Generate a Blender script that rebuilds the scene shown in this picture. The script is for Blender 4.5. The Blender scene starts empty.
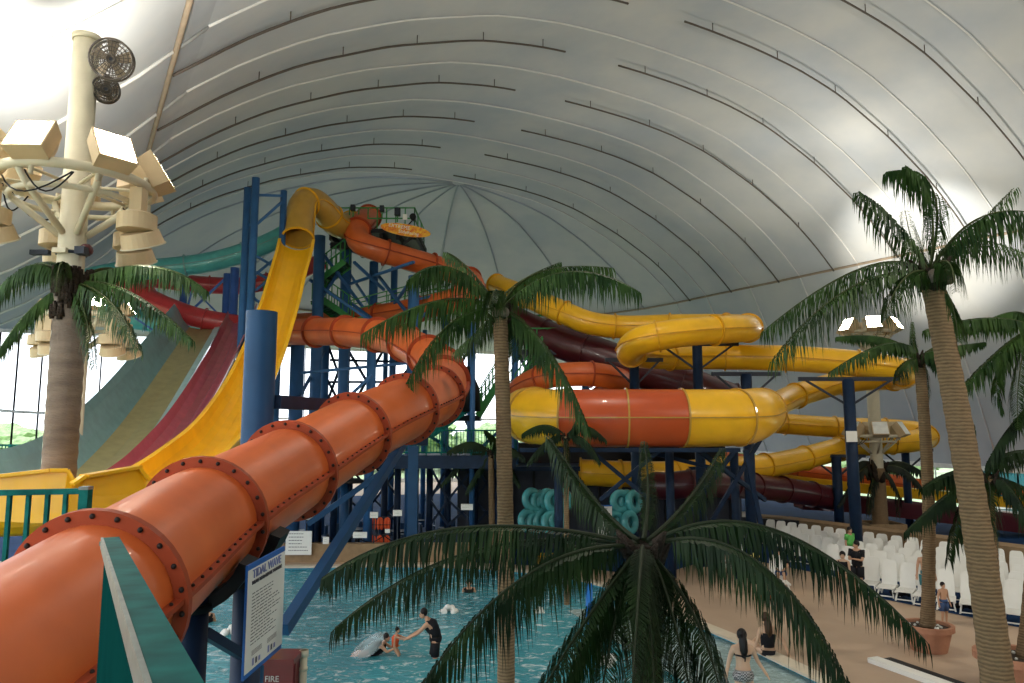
import bpy, bmesh, math, random
from mathutils import Vector, Matrix, noise
random.seed(7)
V = Vector
SC = bpy.context.scene
COL = SC.collection
F = 740.0
CAMZ = 5.5
PITCH = math.atan(88.5 / F)
CP, SP = math.cos(PITCH), math.sin(PITCH)

def P(px, py, Y):
    """world point seen at pixel px, py standing Y metres in front of the camera"""
    x = (px - 512) / F; u = (341.5 - py) / F
    fy = CP - u * SP; fz = SP + u * CP
    s = Y / fy
    return V((x * s, Y, CAMZ + fz * s))

# building axes: A runs along the vault, L across it
TH = math.atan(-437 / F)
AX = V((math.sin(TH), math.cos(TH), 0)); LX = V((math.cos(TH), -math.sin(TH), 0))
def AL(a, l, z): return AX * a + LX * l + V((0, 0, z))

# ------------------------------------------------------------------ materials
def new_mat(name):
    m = bpy.data.materials.new(name); m.use_nodes = True
    nt = m.node_tree
    return m, nt, nt.nodes['Principled BSDF']

def mat(name, col, rough=.5, metal=0., var=.12, scale=3., bump=0., bscale=20., emit=None, estr=0., coat=0., stretch=None, dark=None, spec=None):
    if spec is None: spec = .45 if coat else .22
    m, nt, b = new_mat(name)
    N = nt.nodes; K = nt.links
    b.inputs['Roughness'].default_value = rough
    b.inputs['Metallic'].default_value = metal
    b.inputs['Coat Weight'].default_value = coat
    b.inputs['Specular IOR Level'].default_value = spec
    tc = N.new('ShaderNodeTexCoord')
    src = tc.outputs['Object']
    if stretch:
        mp = N.new('ShaderNodeMapping'); mp.inputs['Scale'].default_value = stretch
        K.new(src, mp.inputs['Vector']); src = mp.outputs['Vector']
    nz = N.new('ShaderNodeTexNoise'); nz.inputs['Scale'].default_value = scale; nz.inputs['Detail'].default_value = 5
    K.new(src, nz.inputs['Vector'])
    r = N.new('ShaderNodeValToRGB')
    c = V(col[:3])
    lo = V(dark) if dark else c * (1 - var)
    hi = c * (1 + var)
    r.color_ramp.elements[0].position = .3; r.color_ramp.elements[1].position = .7
    r.color_ramp.elements[0].color = (*lo, 1); r.color_ramp.elements[1].color = (*[min(1, q) for q in hi], 1)
    K.new(nz.outputs['Fac'], r.inputs['Fac']); K.new(r.outputs['Color'], b.inputs['Base Color'])
    if bump:
        n2 = N.new('ShaderNodeTexNoise'); n2.inputs['Scale'].default_value = bscale; n2.inputs['Detail'].default_value = 4
        K.new(src, n2.inputs['Vector'])
        bp = N.new('ShaderNodeBump'); bp.inputs['Strength'].default_value = bump; bp.inputs['Distance'].default_value = .05
        K.new(n2.outputs['Fac'], bp.inputs['Height']); K.new(bp.outputs['Normal'], b.inputs['Normal'])
    if emit:
        b.inputs['Emission Color'].default_value = (*emit, 1); b.inputs['Emission Strength'].default_value = estr
    return m

M = {}
M['orange'] = mat('orange_fibreglass', (.62, .125, .026), .42, var=.12, scale=1.1, coat=.06, dark=(.50, .095, .02))
M['orange_deep'] = mat('deep_orange_fibreglass', (.52, .075, .012), .36, var=.08, scale=1.2, coat=.2)
M['orange_flange'] = mat('orange_flange', (.33, .055, .02), .5, var=.15)
M['yellow'] = mat('yellow_fibreglass', (.88, .47, .012), .34, var=.08, scale=1.5, coat=.25)
M['yellow_flange'] = mat('yellow_flange', (.68, .34, .018), .4)
M['ochre'] = mat('ochre_fibreglass', (.50, .28, .045), .35, var=.12, scale=1.5, coat=.2)
M['maroon'] = mat('maroon_fibreglass', (.075, .010, .015), .35, coat=.2)
M['rose'] = mat('rose_red_fibreglass', (.46, .10, .13), .3, coat=.3)
M['red'] = mat('red_fibreglass', (.45, .035, .04), .35, coat=.2)
M['teal'] = mat('teal_fibreglass', (.10, .42, .42), .35, coat=.2)
M['teal_grey'] = mat('grey_teal_fibreglass', (.19, .35, .36), .35, coat=.2)
M['olive'] = mat('olive_fibreglass', (.38, .33, .15), .35, coat=.2)
M['pale_teal'] = mat('pale_teal_fibreglass', (.42, .60, .60), .35, coat=.2)
M['blue'] = mat('blue_painted_steel', (.012, .06, .15), .5, var=.15, scale=1.5, spec=.3)
M['bluelit'] = mat('blue_steel_lit_hazed', (.035, .12, .29), .5, var=.15, scale=1.5, spec=.3)  # same blue steel, lightened for the extra light and haze at the tower
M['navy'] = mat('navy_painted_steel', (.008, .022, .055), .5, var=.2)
M['lightblue'] = mat('lavender_blue_steel', (.05, .12, .40), .4)
M['green'] = mat('green_painted_steel', (.04, .22, .06), .45)
M['darkgreen'] = mat('dark_green_steel', (.02, .10, .05), .5)
M['tealrail'] = mat('teal_painted_rail', (.008, .105, .095), .55, var=.35, scale=9, coat=.0, spec=.04)
M['railtop'] = mat('worn_rail_edge', (.17, .19, .17), .35, var=.3, scale=12)
M['black'] = mat('black_rubber', (.012, .012, .014), .55)
M['darksteel'] = mat('dark_steel', (.03, .035, .05), .5)
M['bolt'] = mat('dark_bolt', (.03, .02, .018), .5, metal=.4)
M['cream'] = mat('cream_painted_metal', (.62, .56, .42), .45, var=.06)
M['creamdk'] = mat('cream_plastic', (.58, .44, .27), .5, var=.06)
M['white'] = mat('white_plastic', (.80, .79, .74), .4, var=.03)
M['paper'] = mat('sign_board_white', (.72, .69, .66), .45, var=.02)
M['ink'] = mat('grey_print', (.09, .085, .10), .6)
M['inkblue'] = mat('violet_grey_print', (.22, .23, .42), .6)
M['signblue'] = mat('sign_border_blue', (.02, .12, .42), .4)
M['firered'] = mat('dark_red_cabinet', (.16, .012, .018), .35, coat=.3)
M['terracotta'] = mat('terracotta', (.42, .20, .12), .7, bump=.2)
M['soil'] = mat('potting_soil', (.06, .045, .035), .9, bump=.6)
M['deck'] = mat('tan_pool_deck', (.46, .335, .24), .6, var=.10, scale=.5, bump=.1, bscale=8)
M['kerb'] = mat('pale_pool_edge', (.62, .54, .42), .5, var=.06)
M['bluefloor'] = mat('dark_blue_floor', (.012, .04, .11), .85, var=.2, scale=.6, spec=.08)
M['planter'] = mat('tan_low_wall', (.30, .20, .11), .7, var=.15)
M['trunk'] = None
M['skin'] = mat('skin', (.52, .30, .19), .5, var=.05)
M['skin2'] = mat('skin_light', (.62, .40, .27), .5, var=.05)
M['hair'] = mat('black_hair', (.010, .008, .008), .4, stretch=(1, 1, .1), var=.4, scale=40)
M['hairbrown'] = mat('dark_brown_hair', (.05, .025, .012), .4)
M['cloth_black'] = mat('black_cloth', (.010, .010, .013), .8)
M['cloth_orange'] = mat('orange_vest', (.70, .10, .03), .6)
M['cloth_green'] = mat('green_cloth', (.12, .45, .10), .7)
M['cloth_blue'] = mat('blue_shorts', (.05, .09, .2), .7)
M['cloth_yellow'] = mat('yellow_straw', (.6, .48, .15), .8)
M['cloth_red'] = mat('red_towel', (.4, .05, .05), .8)
M['poleblue'] = mat('bright_blue_pole', (.02, .16, .5), .35)
M['polelight'] = mat('aqua_base', (.10, .45, .62), .35)
M['tube_teal'] = mat('teal_vinyl', (.06, .30, .32), .25, coat=.4)
M['wallgrey'] = mat('plain_back_wall', (.4, .4, .38), .8)
M['tealwall'] = mat('teal_wall_panel', (.03, .16, .18), .6)
M['outground'] = mat('grass_outside', (.34, .42, .24), .9, scale=.2, var=.3)
M['leafout'] = mat('outdoor_foliage', (.30, .42, .20), .9, scale=1.5, var=.5, bump=.6, bscale=6)
M['barkout'] = mat('outdoor_bark', (.12, .09, .06), .9)
M['frame'] = mat('pale_window_frame', (.8, .8, .76), .5)
M['pipe'] = mat('dark_conduit', (.10, .085, .075), .5)
M['pipelight'] = mat('brown_pipe', (.30, .24, .18), .5)

def checker_mat():
    m, nt, b = new_mat('black_white_pattern_cloth')
    ck = nt.nodes.new('ShaderNodeTexChecker'); ck.inputs['Scale'].default_value = 36
    ck.inputs['Color1'].default_value = (.01, .01, .012, 1); ck.inputs['Color2'].default_value = (.5, .48, .48, 1)
    tc = nt.nodes.new('ShaderNodeTexCoord')
    nt.links.new(tc.outputs['Object'], ck.inputs['Vector']); nt.links.new(ck.outputs['Color'], b.inputs['Base Color'])
    return m
M['checker'] = checker_mat()

def trunk_mat():
    m, nt, b = new_mat('ringed_palm_bark')
    N, K = nt.nodes, nt.links
    tc = N.new('ShaderNodeTexCoord')
    w = N.new('ShaderNodeTexWave'); w.wave_type = 'BANDS'; w.bands_direction = 'Z'
    w.inputs['Scale'].default_value = 5.5; w.inputs['Distortion'].default_value = 2.2; w.inputs['Detail'].default_value = 3; w.inputs['Detail Scale'].default_value = 2
    K.new(tc.outputs['Object'], w.inputs['Vector'])
    nz = N.new('ShaderNodeTexNoise'); nz.inputs['Scale'].default_value = 9
    K.new(tc.outputs['Object'], nz.inputs['Vector'])
    mx = N.new('ShaderNodeMix'); mx.inputs[0].default_value = .5
    K.new(w.outputs['Fac'], mx.inputs[2]); K.new(nz.outputs['Fac'], mx.inputs[3])
    r = N.new('ShaderNodeValToRGB')
    r.color_ramp.elements[0].position = .15; r.color_ramp.elements[0].color = (.12, .075, .038, 1)
    r.color_ramp.elements[1].position = .8; r.color_ramp.elements[1].color = (.25, .16, .08, 1)
    K.new(mx.outputs[0], r.inputs['Fac']); K.new(r.outputs['Color'], b.inputs['Base Color'])
    bp = N.new('ShaderNodeBump'); bp.inputs['Strength'].default_value = .5; bp.inputs['Distance'].default_value = .03
    K.new(mx.outputs[0], bp.inputs['Height']); K.new(bp.outputs['Normal'], b.inputs['Normal'])
    b.inputs['Roughness'].default_value = .85
    return m
M['trunk'] = trunk_mat()
M['trunkpale'] = mat('brown_wrapped_trunk', (.19, .15, .12), .85, var=.25, scale=2, bump=.5, bscale=14, stretch=(1, 1, 4))
M['fibre'] = mat('dark_palm_fibre', (.035, .025, .018), .95, bump=1, bscale=30)
M['rachis'] = mat('palm_rib', (.05, .065, .02), .6)
M['rachisshade'] = mat('shaded_palm_rib', (.014, .022, .008), .6)  # rib darkened along with the shaded leaves
def leaf_mat(name, c1, c2):
    m, nt, b = new_mat(name)
    N, K = nt.nodes, nt.links
    tc = N.new('ShaderNodeTexCoord'); nz = N.new('ShaderNodeTexNoise'); nz.inputs['Scale'].default_value = 2.2; nz.inputs['Detail'].default_value = 6
    K.new(tc.outputs['Object'], nz.inputs['Vector'])
    r = N.new('ShaderNodeValToRGB')
    r.color_ramp.elements[0].position = .35; r.color_ramp.elements[0].color = (*c1, 1)
    r.color_ramp.elements[1].position = .68; r.color_ramp.elements[1].color = (*c2, 1)
    K.new(nz.outputs['Fac'], r.inputs['Fac']); K.new(r.outputs['Color'], b.inputs['Base Color'])
    b.inputs['Roughness'].default_value = .5; b.inputs['Specular IOR Level'].default_value = .22
    tr = N.new('ShaderNodeBsdfTranslucent'); K.new(r.outputs['Color'], tr.inputs['Color'])
    mx = N.new('ShaderNodeMixShader'); mx.inputs[0].default_value = .25
    K.new(b.outputs[0], mx.inputs[1]); K.new(tr.outputs[0], mx.inputs[2])
    K.new(mx.outputs[0], N['Material Output'].inputs['Surface'])
    return m
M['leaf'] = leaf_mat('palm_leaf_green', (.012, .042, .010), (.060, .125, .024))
M['leafshade'] = leaf_mat('palm_leaf_shaded', (.004, .016, .005), (.020, .048, .010))  # leaf green darkened to hold the dim light over the lower palms
M['leafblack'] = leaf_mat('palm_leaf_blackish', (.008, .014, .010), (.03, .04, .02))  # blackish leaf tone of the far palm

def fabric_mat():
    m, nt, b = new_mat('tensioned_white_fabric')
    N, K = nt.nodes, nt.links
    tc = N.new('ShaderNodeTexCoord')
    nz = N.new('ShaderNodeTexNoise'); nz.inputs['Scale'].default_value = .22; nz.inputs['Detail'].default_value = 5; nz.inputs['Roughness'].default_value = .55
    K.new(tc.outputs['Object'], nz.inputs['Vector'])
    r = N.new('ShaderNodeValToRGB')
    r.color_ramp.elements[0].position = .35; r.color_ramp.elements[0].color = (.41, .445, .49, 1)
    r.color_ramp.elements[1].position = .65; r.color_ramp.elements[1].color = (.51, .525, .53, 1)
    K.new(nz.outputs['Fac'], r.inputs['Fac'])
    d = N.new('ShaderNodeBsdfDiffuse'); t = N.new('ShaderNodeBsdfTranslucent')
    K.new(r.outputs['Color'], d.inputs['Color']); K.new(r.outputs['Color'], t.inputs['Color'])
    n2 = N.new('ShaderNodeTexNoise'); n2.inputs['Scale'].default_value = .6
    K.new(tc.outputs['Object'], n2.inputs['Vector'])
    bp = N.new('ShaderNodeBump'); bp.inputs['Strength'].default_value = .15; bp.inputs['Distance'].default_value = .3
    K.new(n2.outputs['Fac'], bp.inputs['Height']); K.new(bp.outputs['Normal'], d.inputs['Normal'])
    mx = N.new('ShaderNodeMixShader'); mx.inputs[0].default_value = .012
    K.new(d.outputs[0], mx.inputs[1]); K.new(t.outputs[0], mx.inputs[2])
    K.new(mx.outputs[0], N['Material Output'].inputs['Surface'])
    return m
M['fabric'] = fabric_mat()
M['seam'] = mat('white_welded_seam', (.66, .67, .67), .7, var=.04)
M['seamgrey'] = mat('grey_welded_seam', (.33, .37, .42), .7, var=.04)

def water_mat():
    m, nt, b = new_mat('rippled_pool_water')
    N, K = nt.nodes, nt.links
    tc = N.new('ShaderNodeTexCoord')
    mp = N.new('ShaderNodeMapping'); mp.inputs['Scale'].default_value = (1.0, 1.5, 1)
    K.new(tc.outputs['Object'], mp.inputs['Vector'])
    n1 = N.new('ShaderNodeTexNoise'); n1.inputs['Scale'].default_value = 2.6; n1.inputs['Detail'].default_value = 6; n1.inputs['Roughness'].default_value = .6; n1.inputs['Distortion'].default_value = .8
    K.new(mp.outputs['Vector'], n1.inputs['Vector'])
    bp = N.new('ShaderNodeBump'); bp.inputs['Strength'].default_value = .9; bp.inputs['Distance'].default_value = .16
    K.new(n1.outputs['Fac'], bp.inputs['Height']); K.new(bp.outputs['Normal'], b.inputs['Normal'])
    n2 = N.new('ShaderNodeTexNoise'); n2.inputs['Scale'].default_value = .35; n2.inputs['Detail'].default_value = 3
    K.new(tc.outputs['Object'], n2.inputs['Vector'])
    r = N.new('ShaderNodeValToRGB')
    r.color_ramp.elements[0].position = .3; r.color_ramp.elements[0].color = (.035, .26, .33, 1)
    r.color_ramp.elements[1].position = .7; r.color_ramp.elements[1].color = (.075, .38, .44, 1)
    K.new(n2.outputs['Fac'], r.inputs['Fac']); 
    # pale flecks: glints of window light put into the colour
    n3 = N.new('ShaderNodeTexNoise'); n3.inputs['Scale'].default_value = 2.4; n3.inputs['Detail'].default_value = 8; n3.inputs['Roughness'].default_value = .7; n3.inputs['Distortion'].default_value = 1.2
    K.new(mp.outputs['Vector'], n3.inputs['Vector'])
    r3 = N.new('ShaderNodeValToRGB'); r3.color_ramp.elements[0].position = .53; r3.color_ramp.elements[0].color = (0, 0, 0, 1)
    r3.color_ramp.elements[1].position = .66; r3.color_ramp.elements[1].color = (1, 1, 1, 1)
    K.new(n3.outputs['Fac'], r3.inputs['Fac'])
    mx = N.new('ShaderNodeMix'); mx.data_type = 'RGBA'
    K.new(r3.outputs['Color'], mx.inputs[0]); K.new(r.outputs['Color'], mx.inputs[6]); mx.inputs[7].default_value = (.62, .78, .82, 1)
    K.new(mx.outputs[2], b.inputs['Base Color'])
    b.inputs['Roughness'].default_value = .12
    b.inputs['IOR'].default_value = 1.33
    return m
M['water'] = water_mat()
def shallow_mat():
    m = M['water'].copy(); m.name = 'shallow_pool_water'
    for n in m.node_tree.nodes:
        if n.type == 'VALTORGB' and n.color_ramp.elements[0].position < .35:
            n.color_ramp.elements[0].color = (.30, .40, .38, 1); n.color_ramp.elements[1].color = (.38, .48, .45, 1)
    return m
M['shallow'] = shallow_mat()

def pane_mat():
    m, nt, b = new_mat('clear_window_glass')
    N, K = nt.nodes, nt.links
    t = N.new('ShaderNodeBsdfTransparent'); t.inputs[0].default_value = (.97, .98, .98, 1)
    g = N.new('ShaderNodeBsdfGlossy'); g.inputs['Roughness'].default_value = .05
    mx = N.new('ShaderNodeMixShader'); mx.inputs[0].default_value = .04
    K.new(t.outputs[0], mx.inputs[1]); K.new(g.outputs[0], mx.inputs[2]); K.new(mx.outputs[0], N['Material Output'].inputs['Surface'])
    return m
M['glass'] = pane_mat()
def ring_mat():
    m, nt, b = new_mat('clear_vinyl')
    N, K = nt.nodes, nt.links
    t = N.new('ShaderNodeBsdfTransparent'); mx = N.new('ShaderNodeMixShader'); mx.inputs[0].default_value = .35
    b.inputs['Base Color'].default_value = (.6, .7, .72, 1); b.inputs['Roughness'].default_value = .1
    K.new(t.outputs[0], mx.inputs[1]); K.new(b.outputs[0], mx.inputs[2]); K.new(mx.outputs[0], N['Material Output'].inputs['Surface'])
    return m
M['clearvinyl'] = ring_mat()
def lamp_mat():
    m, nt, b = new_mat('lit_floodlight_lens')
    b.inputs['Base Color'].default_value = (1, .95, .85, 1)
    b.inputs['Emission Color'].default_value = (1, .93, .78, 1); b.inputs['Emission Strength'].default_value = 40
    return m
M['lens'] = lamp_mat()
def flame_mat():
    m, nt, b = new_mat('flame_printed_sign')
    N, K = nt.nodes, nt.links
    tc = N.new('ShaderNodeTexCoord'); nz = N.new('ShaderNodeTexNoise'); nz.inputs['Scale'].default_value = 2.3; nz.inputs['Distortion'].default_value = 2.5; nz.inputs['Detail'].default_value = 5
    K.new(tc.outputs['Object'], nz.inputs['Vector'])
    r = N.new('ShaderNodeValToRGB')
    r.color_ramp.elements[0].position = .4; r.color_ramp.elements[0].color = (.75, .16, .01, 1)
    r.color_ramp.elements[1].position = .65; r.color_ramp.elements[1].color = (.95, .55, .03, 1)
    K.new(nz.outputs['Fac'], r.inputs['Fac']); K.new(r.outputs['Color'], b.inputs['Base Color'])
    return m
M['flame'] = flame_mat()

# ------------------------------------------------------------------ object helpers
class MB:
    """collects shapes into one mesh"""
    def __init__(s): s.v = []; s.f = []; s.mi = []; s.sm = []; s.mats = []
    def slot(s, m):
        if m not in s.mats: s.mats.append(m)
        return s.mats.index(m)
    def add(s, vs, fs, m=None, smooth=False):
        o = len(s.v); s.v += [V(q) for q in vs]
        k = s.slot(m) if m else 0
        for f in fs: s.f.append([i + o for i in f]); s.mi.append(k); s.sm.append(smooth)
    def box(s, c, d, m=None, rot=None):
        c = V(c); hx, hy, hz = d[0] / 2, d[1] / 2, d[2] / 2
        vs = [V((x, y, z)) for x in (-hx, hx) for y in (-hy, hy) for z in (-hz, hz)]
        if rot: vs = [rot @ q for q in vs]
        s.add([q + c for q in vs], [(0, 1, 3, 2), (4, 6, 7, 5), (0, 4, 5, 1), (2, 3, 7, 6), (0, 2, 6, 4), (1, 5, 7, 3)], m)
    def beam(s, a, b, w, h, m=None):
        a = V(a); b = V(b); t = (b - a).normalized()
        up = V((0, 0, 1)) if abs(t.z) < .98 else V((0, 1, 0))
        r = t.cross(up).normalized(); u = r.cross(t).normalized()
        vs = []
        for q in (a, b):
            for x, y in ((-1, -1), (1, -1), (1, 1), (-1, 1)): vs.append(q + r * x * w / 2 + u * y * h / 2)
        s.add(vs, [(0, 1, 2, 3), (7, 6, 5, 4), (0, 4, 5, 1), (1, 5, 6, 2), (2, 6, 7, 3), (3, 7, 4, 0)], m)
    def tube(s, pts, r, m=None, n=10, cap=True, smooth=True, flat=1.0):
        pts = [V(q) for q in pts]; k = len(pts)
        rs = r if isinstance(r, (list, tuple)) else [r] * k
        vs = []; prev = None
        for i, q in enumerate(pts):
            t = (pts[min(i + 1, k - 1)] - pts[max(i - 1, 0)]).normalized()
            if prev is None:
                up = V((0, 0, 1)) if abs(t.z) < .9 else V((1, 0, 0))
                x = t.cross(up).normalized()
            else:
                x = (prev - t * prev.dot(t)).normalized()
            y = t.cross(x); prev = x
            for j in range(n):
                a = 2 * math.pi * j / n
                vs.append(q + (x * math.cos(a) + y * math.sin(a) * flat) * rs[i])
        fs = [(i * n + j, i * n + (j + 1) % n, (i + 1) * n + (j + 1) % n, (i + 1) * n + j) for i in range(k - 1) for j in range(n)]
        s.add(vs, fs, m, smooth)
        if cap:
            o = len(s.v) - len(vs)
            s.f.append(list(range(o, o + n))[::-1]); s.f.append(list(range(o + (k - 1) * n, o + k * n)))
            kk = s.slot(m) if m else 0
            s.mi += [kk, kk]; s.sm += [False, False]
    def ball(s, c, r, m=None, n=10, sc=(1, 1, 1)):
        c = V(c); vs = [c + V((0, 0, r * sc[2]))]; rows = max(4, n // 2 + 1)
        for i in range(1, rows):
            ph = math.pi * i / rows
            for j in range(n):
                a = 2 * math.pi * j / n
                vs.append(c + V((r * sc[0] * math.sin(ph) * math.cos(a), r * sc[1] * math.sin(ph) * math.sin(a), r * sc[2] * math.cos(ph))))
        vs.append(c - V((0, 0, r * sc[2])))
        fs = [(0, 1 + j, 1 + (j + 1) % n) for j in range(n)]
        for i in range(rows - 2):
            fs += [(1 + i * n + j, 1 + (i + 1) * n + j, 1 + (i + 1) * n + (j + 1) % n, 1 + i * n + (j + 1) % n) for j in range(n)]
        e = len(vs) - 1; b = 1 + (rows - 2) * n
        fs += [(b + j, e, b + (j + 1) % n) for j in range(n)]
        s.add(vs, fs, m, True)
    def torus(s, c, R, r, ax, m=None, n=32, k=8):
        ax = V(ax).normalized(); x = ax.orthogonal().normalized(); y = ax.cross(x); vs = []
        for i in range(n):
            a = 2 * math.pi * i / n; d = x * math.cos(a) + y * math.sin(a)
            for j in range(k):
                b = 2 * math.pi * j / k
                vs.append(V(c) + d * (R + r * math.cos(b)) + ax * r * math.sin(b))
        s.add(vs, [(i * k + j, ((i + 1) % n) * k + j, ((i + 1) % n) * k + (j + 1) % k, i * k + (j + 1) % k) for i in range(n) for j in range(k)], m, True)
    def build(s, name, m=None, parent=None, loc=None):
        me = bpy.data.meshes.new(name)
        off = V(loc) if loc is not None else V((0, 0, 0))
        if parent is not None: off = V(parent['_o']) if '_o' in parent else off
        me.from_pydata([q - off for q in s.v], [], s.f)
        ml = s.mats[:]
        if m:
            if ml: ml = [q if q else m for q in ml]
            else: ml = [m]
        for q in ml: me.materials.append(q)
        for p, k, sm in zip(me.polygons, s.mi, s.sm): p.material_index = k; p.use_smooth = sm
        o = bpy.data.objects.new(name, me); COL.objects.link(o)
        if parent is not None: o.parent = parent
        else: o.location = off
        if parent is not None: o['_o'] = list(off)
        else: o['_o'] = list(off)
        return o

def thing(name, label, cat, loc=(0, 0, 0), group=None):
    o = bpy.data.objects.new(name, None); COL.objects.link(o)
    o.location = loc; o['_o'] = list(loc); o['label'] = label; o['category'] = cat
    o.empty_display_size = .2
    if group: o['group'] = group
    return o
def tag(o, label, cat, group=None, kind=None):
    o['label'] = label; o['category'] = cat
    if group: o['group'] = group
    if kind: o['kind'] = kind
    return o
def struct(o): o['kind'] = 'structure'; return o
def copy_tree(o, parent=None):
    c = o.copy(); COL.objects.link(c)
    if parent: c.parent = parent
    for ch in list(o.children): copy_tree(ch, c)
    return c

def catmull(pts, rs=None, step=.25):
    pts = [V(p) for p in pts]; n = len(pts); out = []; ro = []
    for i in range(n - 1):
        p0 = pts[max(i - 1, 0)]; p1 = pts[i]; p2 = pts[i + 1]; p3 = pts[min(i + 2, n - 1)]
        k = max(2, int((p2 - p1).length / step))
        for j in range(k):
            t = j / k
            out.append(.5 * ((2 * p1) + (p2 - p0) * t + (2 * p0 - 5 * p1 + 4 * p2 - p3) * t * t + (3 * p1 - p0 - 3 * p2 + p3) * t ** 3))
            if rs: ro.append(rs[i] + (rs[i + 1] - rs[i]) * t)
    out.append(pts[-1])
    if rs: ro.append(rs[-1]); return out, ro
    return out
def frames(pts):
    fr = []; n = len(pts)
    for i in range(n):
        t = (pts[min(i + 1, n - 1)] - pts[max(i - 1, 0)]).normalized()
        r = t.cross(V((0, 0, 1)))
        r = r.normalized() if r.length > .05 else (fr[-1][1] if fr else V((1, 0, 0)))
        fr.append((t, r, r.cross(t).normalized()))
    return fr
def sweep(mb, pts, prof, m=None, closed=False, smooth=True, fr=None, scale=None):
    fr = fr or frames(pts); k = len(prof); vs = []
    for i, (q, (t, r, u)) in enumerate(zip(pts, fr)):
        s = scale[i] if scale else 1
        for x, y in prof: vs.append(q + r * x * s + u * y * s)
    kk = k if closed else k - 1
    mb.add(vs, [(i * k + j, i * k + (j + 1) % k, (i + 1) * k + (j + 1) % k, (i + 1) * k + j) for i in range(len(pts) - 1) for j in range(kk)], m, smooth)

def circ(r, n=28): return [(r * math.cos(2 * math.pi * j / n), r * math.sin(2 * math.pi * j / n)) for j in range(n)]

def arclen(pts):
    s = [0]
    for a, b in zip(pts, pts[1:]): s.append(s[-1] + (b - a).length)
    return s

def tube_slide(name, label, pts, r, mats, every=2.2, fl=None, n=28, bolts=False, rs=None, seg_m=None, root=None, ends=True, seam=True, flange_h=.075):
    """closed tube: sections between flanges; mats=(tube, flange)"""
    path = catmull(pts, rs, .22) if not rs else None
    rad = None
    if rs: path, rad = catmull(pts, rs, .22)
    else: rad = [r] * len(path)
    fr = frames(path); S = arclen(path)
    root = root or thing(name, label, 'water slide', path[-1] * 1.0)
    cuts = [0]; nxt = every
    if fl: # flange positions given as points
        cuts = sorted(set([0] + [min(range(len(path)), key=lambda i: (path[i] - V(q)).length) for q in fl]))
        last = cuts[-1]; nxt = S[last] + every
        for i in range(last, len(path)):
            if S[i] >= nxt: cuts.append(i); nxt += every
        if cuts[-1] != len(path) - 1: cuts.append(len(path) - 1)
    else:
        for i in range(len(path)):
            if S[i] >= nxt: cuts.append(i); nxt += every
        if S[-1] - S[cuts[-1]] < every * .4: cuts[-1] = len(path) - 1
        else: cuts.append(len(path) - 1)
    for ci, (a, b) in enumerate(zip(cuts, cuts[1:])):
        mb = MB(); mm = mats[0]
        if seg_m: mm = seg_m(ci, len(cuts) - 1)
        sweep(mb, path[a:b + 1], circ(1, n), mm, True, True, fr[a:b + 1], rad[a:b + 1])
        sec = mb.build('tube_section', mm, root)
        if seam:
            rr = rad[a]
            for sd in (-1, 1):
                sb = MB()
                pr = [(sd * (rr - .02), -.02), (sd * (rr + flange_h * .7), -.02), (sd * (rr + flange_h * .7), .02), (sd * (rr - .02), .02)]
                if rs: pr = [(sd * .98, -.02), (sd * 1.05, -.02), (sd * 1.05, .02), (sd * .98, .02)]
                sweep(sb, path[a:b + 1], pr, mats[1], True, False, fr[a:b + 1], rad[a:b + 1] if rs else None)
                if bolts:
                    for s_ in range(int((S[b] - S[a]) / .14)):
                        tt = S[a] + .08 + s_ * .14
                        i = min(range(a, b + 1), key=lambda q: abs(S[q] - tt))
                        if i < b:
                            f_ = (tt - S[i]) / max(1e-5, S[i + 1] - S[i]); q = path[i].lerp(path[i + 1], max(0, min(1, f_)))
                        else: q = path[i]
                        sb.ball(q + fr[i][1] * sd * (rr + flange_h * .4) + fr[i][2] * .022, .014, M['bolt'], 6)
                sb.build('seam_flange', mats[1], root)
    for c in (cuts if ends else cuts[1:-1]):
        fb = MB(); t, rr_, u = fr[c]; q = path[c]; R0 = rad[c] - .01; R1 = rad[c] + flange_h * (1.25 if bolts else 1); N2 = 40; vs = []
        for i in range(N2):
            a = 2 * math.pi * i / N2; d = rr_ * math.cos(a) + u * math.sin(a)
            vs += [q + d * R0 - t * .03, q + d * R1 - t * .03, q + d * R1 + t * .03, q + d * R0 + t * .03]
        fb.add(vs, [(i * 4 + j, ((i + 1) % N2) * 4 + j, ((i + 1) % N2) * 4 + (j + 1) % 4, i * 4 + (j + 1) % 4) for i in range(N2) for j in range(4)], mats[1], False)
        fo = fb.build('flange', mats[1], root)
        if bolts:
            bb = MB()
            for i in range(22):
                a = 2 * math.pi * (i + .5) / 22; d = rr_ * math.cos(a) + u * math.sin(a)
                for sgn in (-1, 1): bb.ball(q + d * (rad[c] + flange_h * .62) + t * .036 * sgn, .021, M['bolt'], 8)
            bb.build('bolts', M['bolt'], fo)
    return root, path, fr

def flume(name, label, pts, parts, every=3.0, cat='water slide', root=None):
    """open chute; parts = [(part name, profile, material)]"""
    path = catmull(pts, None, .25); fr = frames(path); S = arclen(path)
    root = root or thing(name, label, cat, path[-1] * 1.0)
    for pn, prof, m in parts:
        # give the sheet thickness: outer face below
        mb = MB()
        cl = list(prof) + [(x, y - .05) for x, y in reversed(prof)]
        sweep(mb, path, cl, m, True, False, fr)
        mb.build(pn, m, root)
    return root, path, fr

def U(w, h, d=.0, n=9):
    """rounded chute profile, width w, wall height h"""
    out = [(-w / 2, h)]
    for i in range(n + 1):
        a = math.pi + math.pi * i / n
        out.append((w / 2 * math.cos(a) * .97, (h * .8) * (1 + math.sin(a)) * 1.0))
    out.append((w / 2, h)); return out

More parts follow.
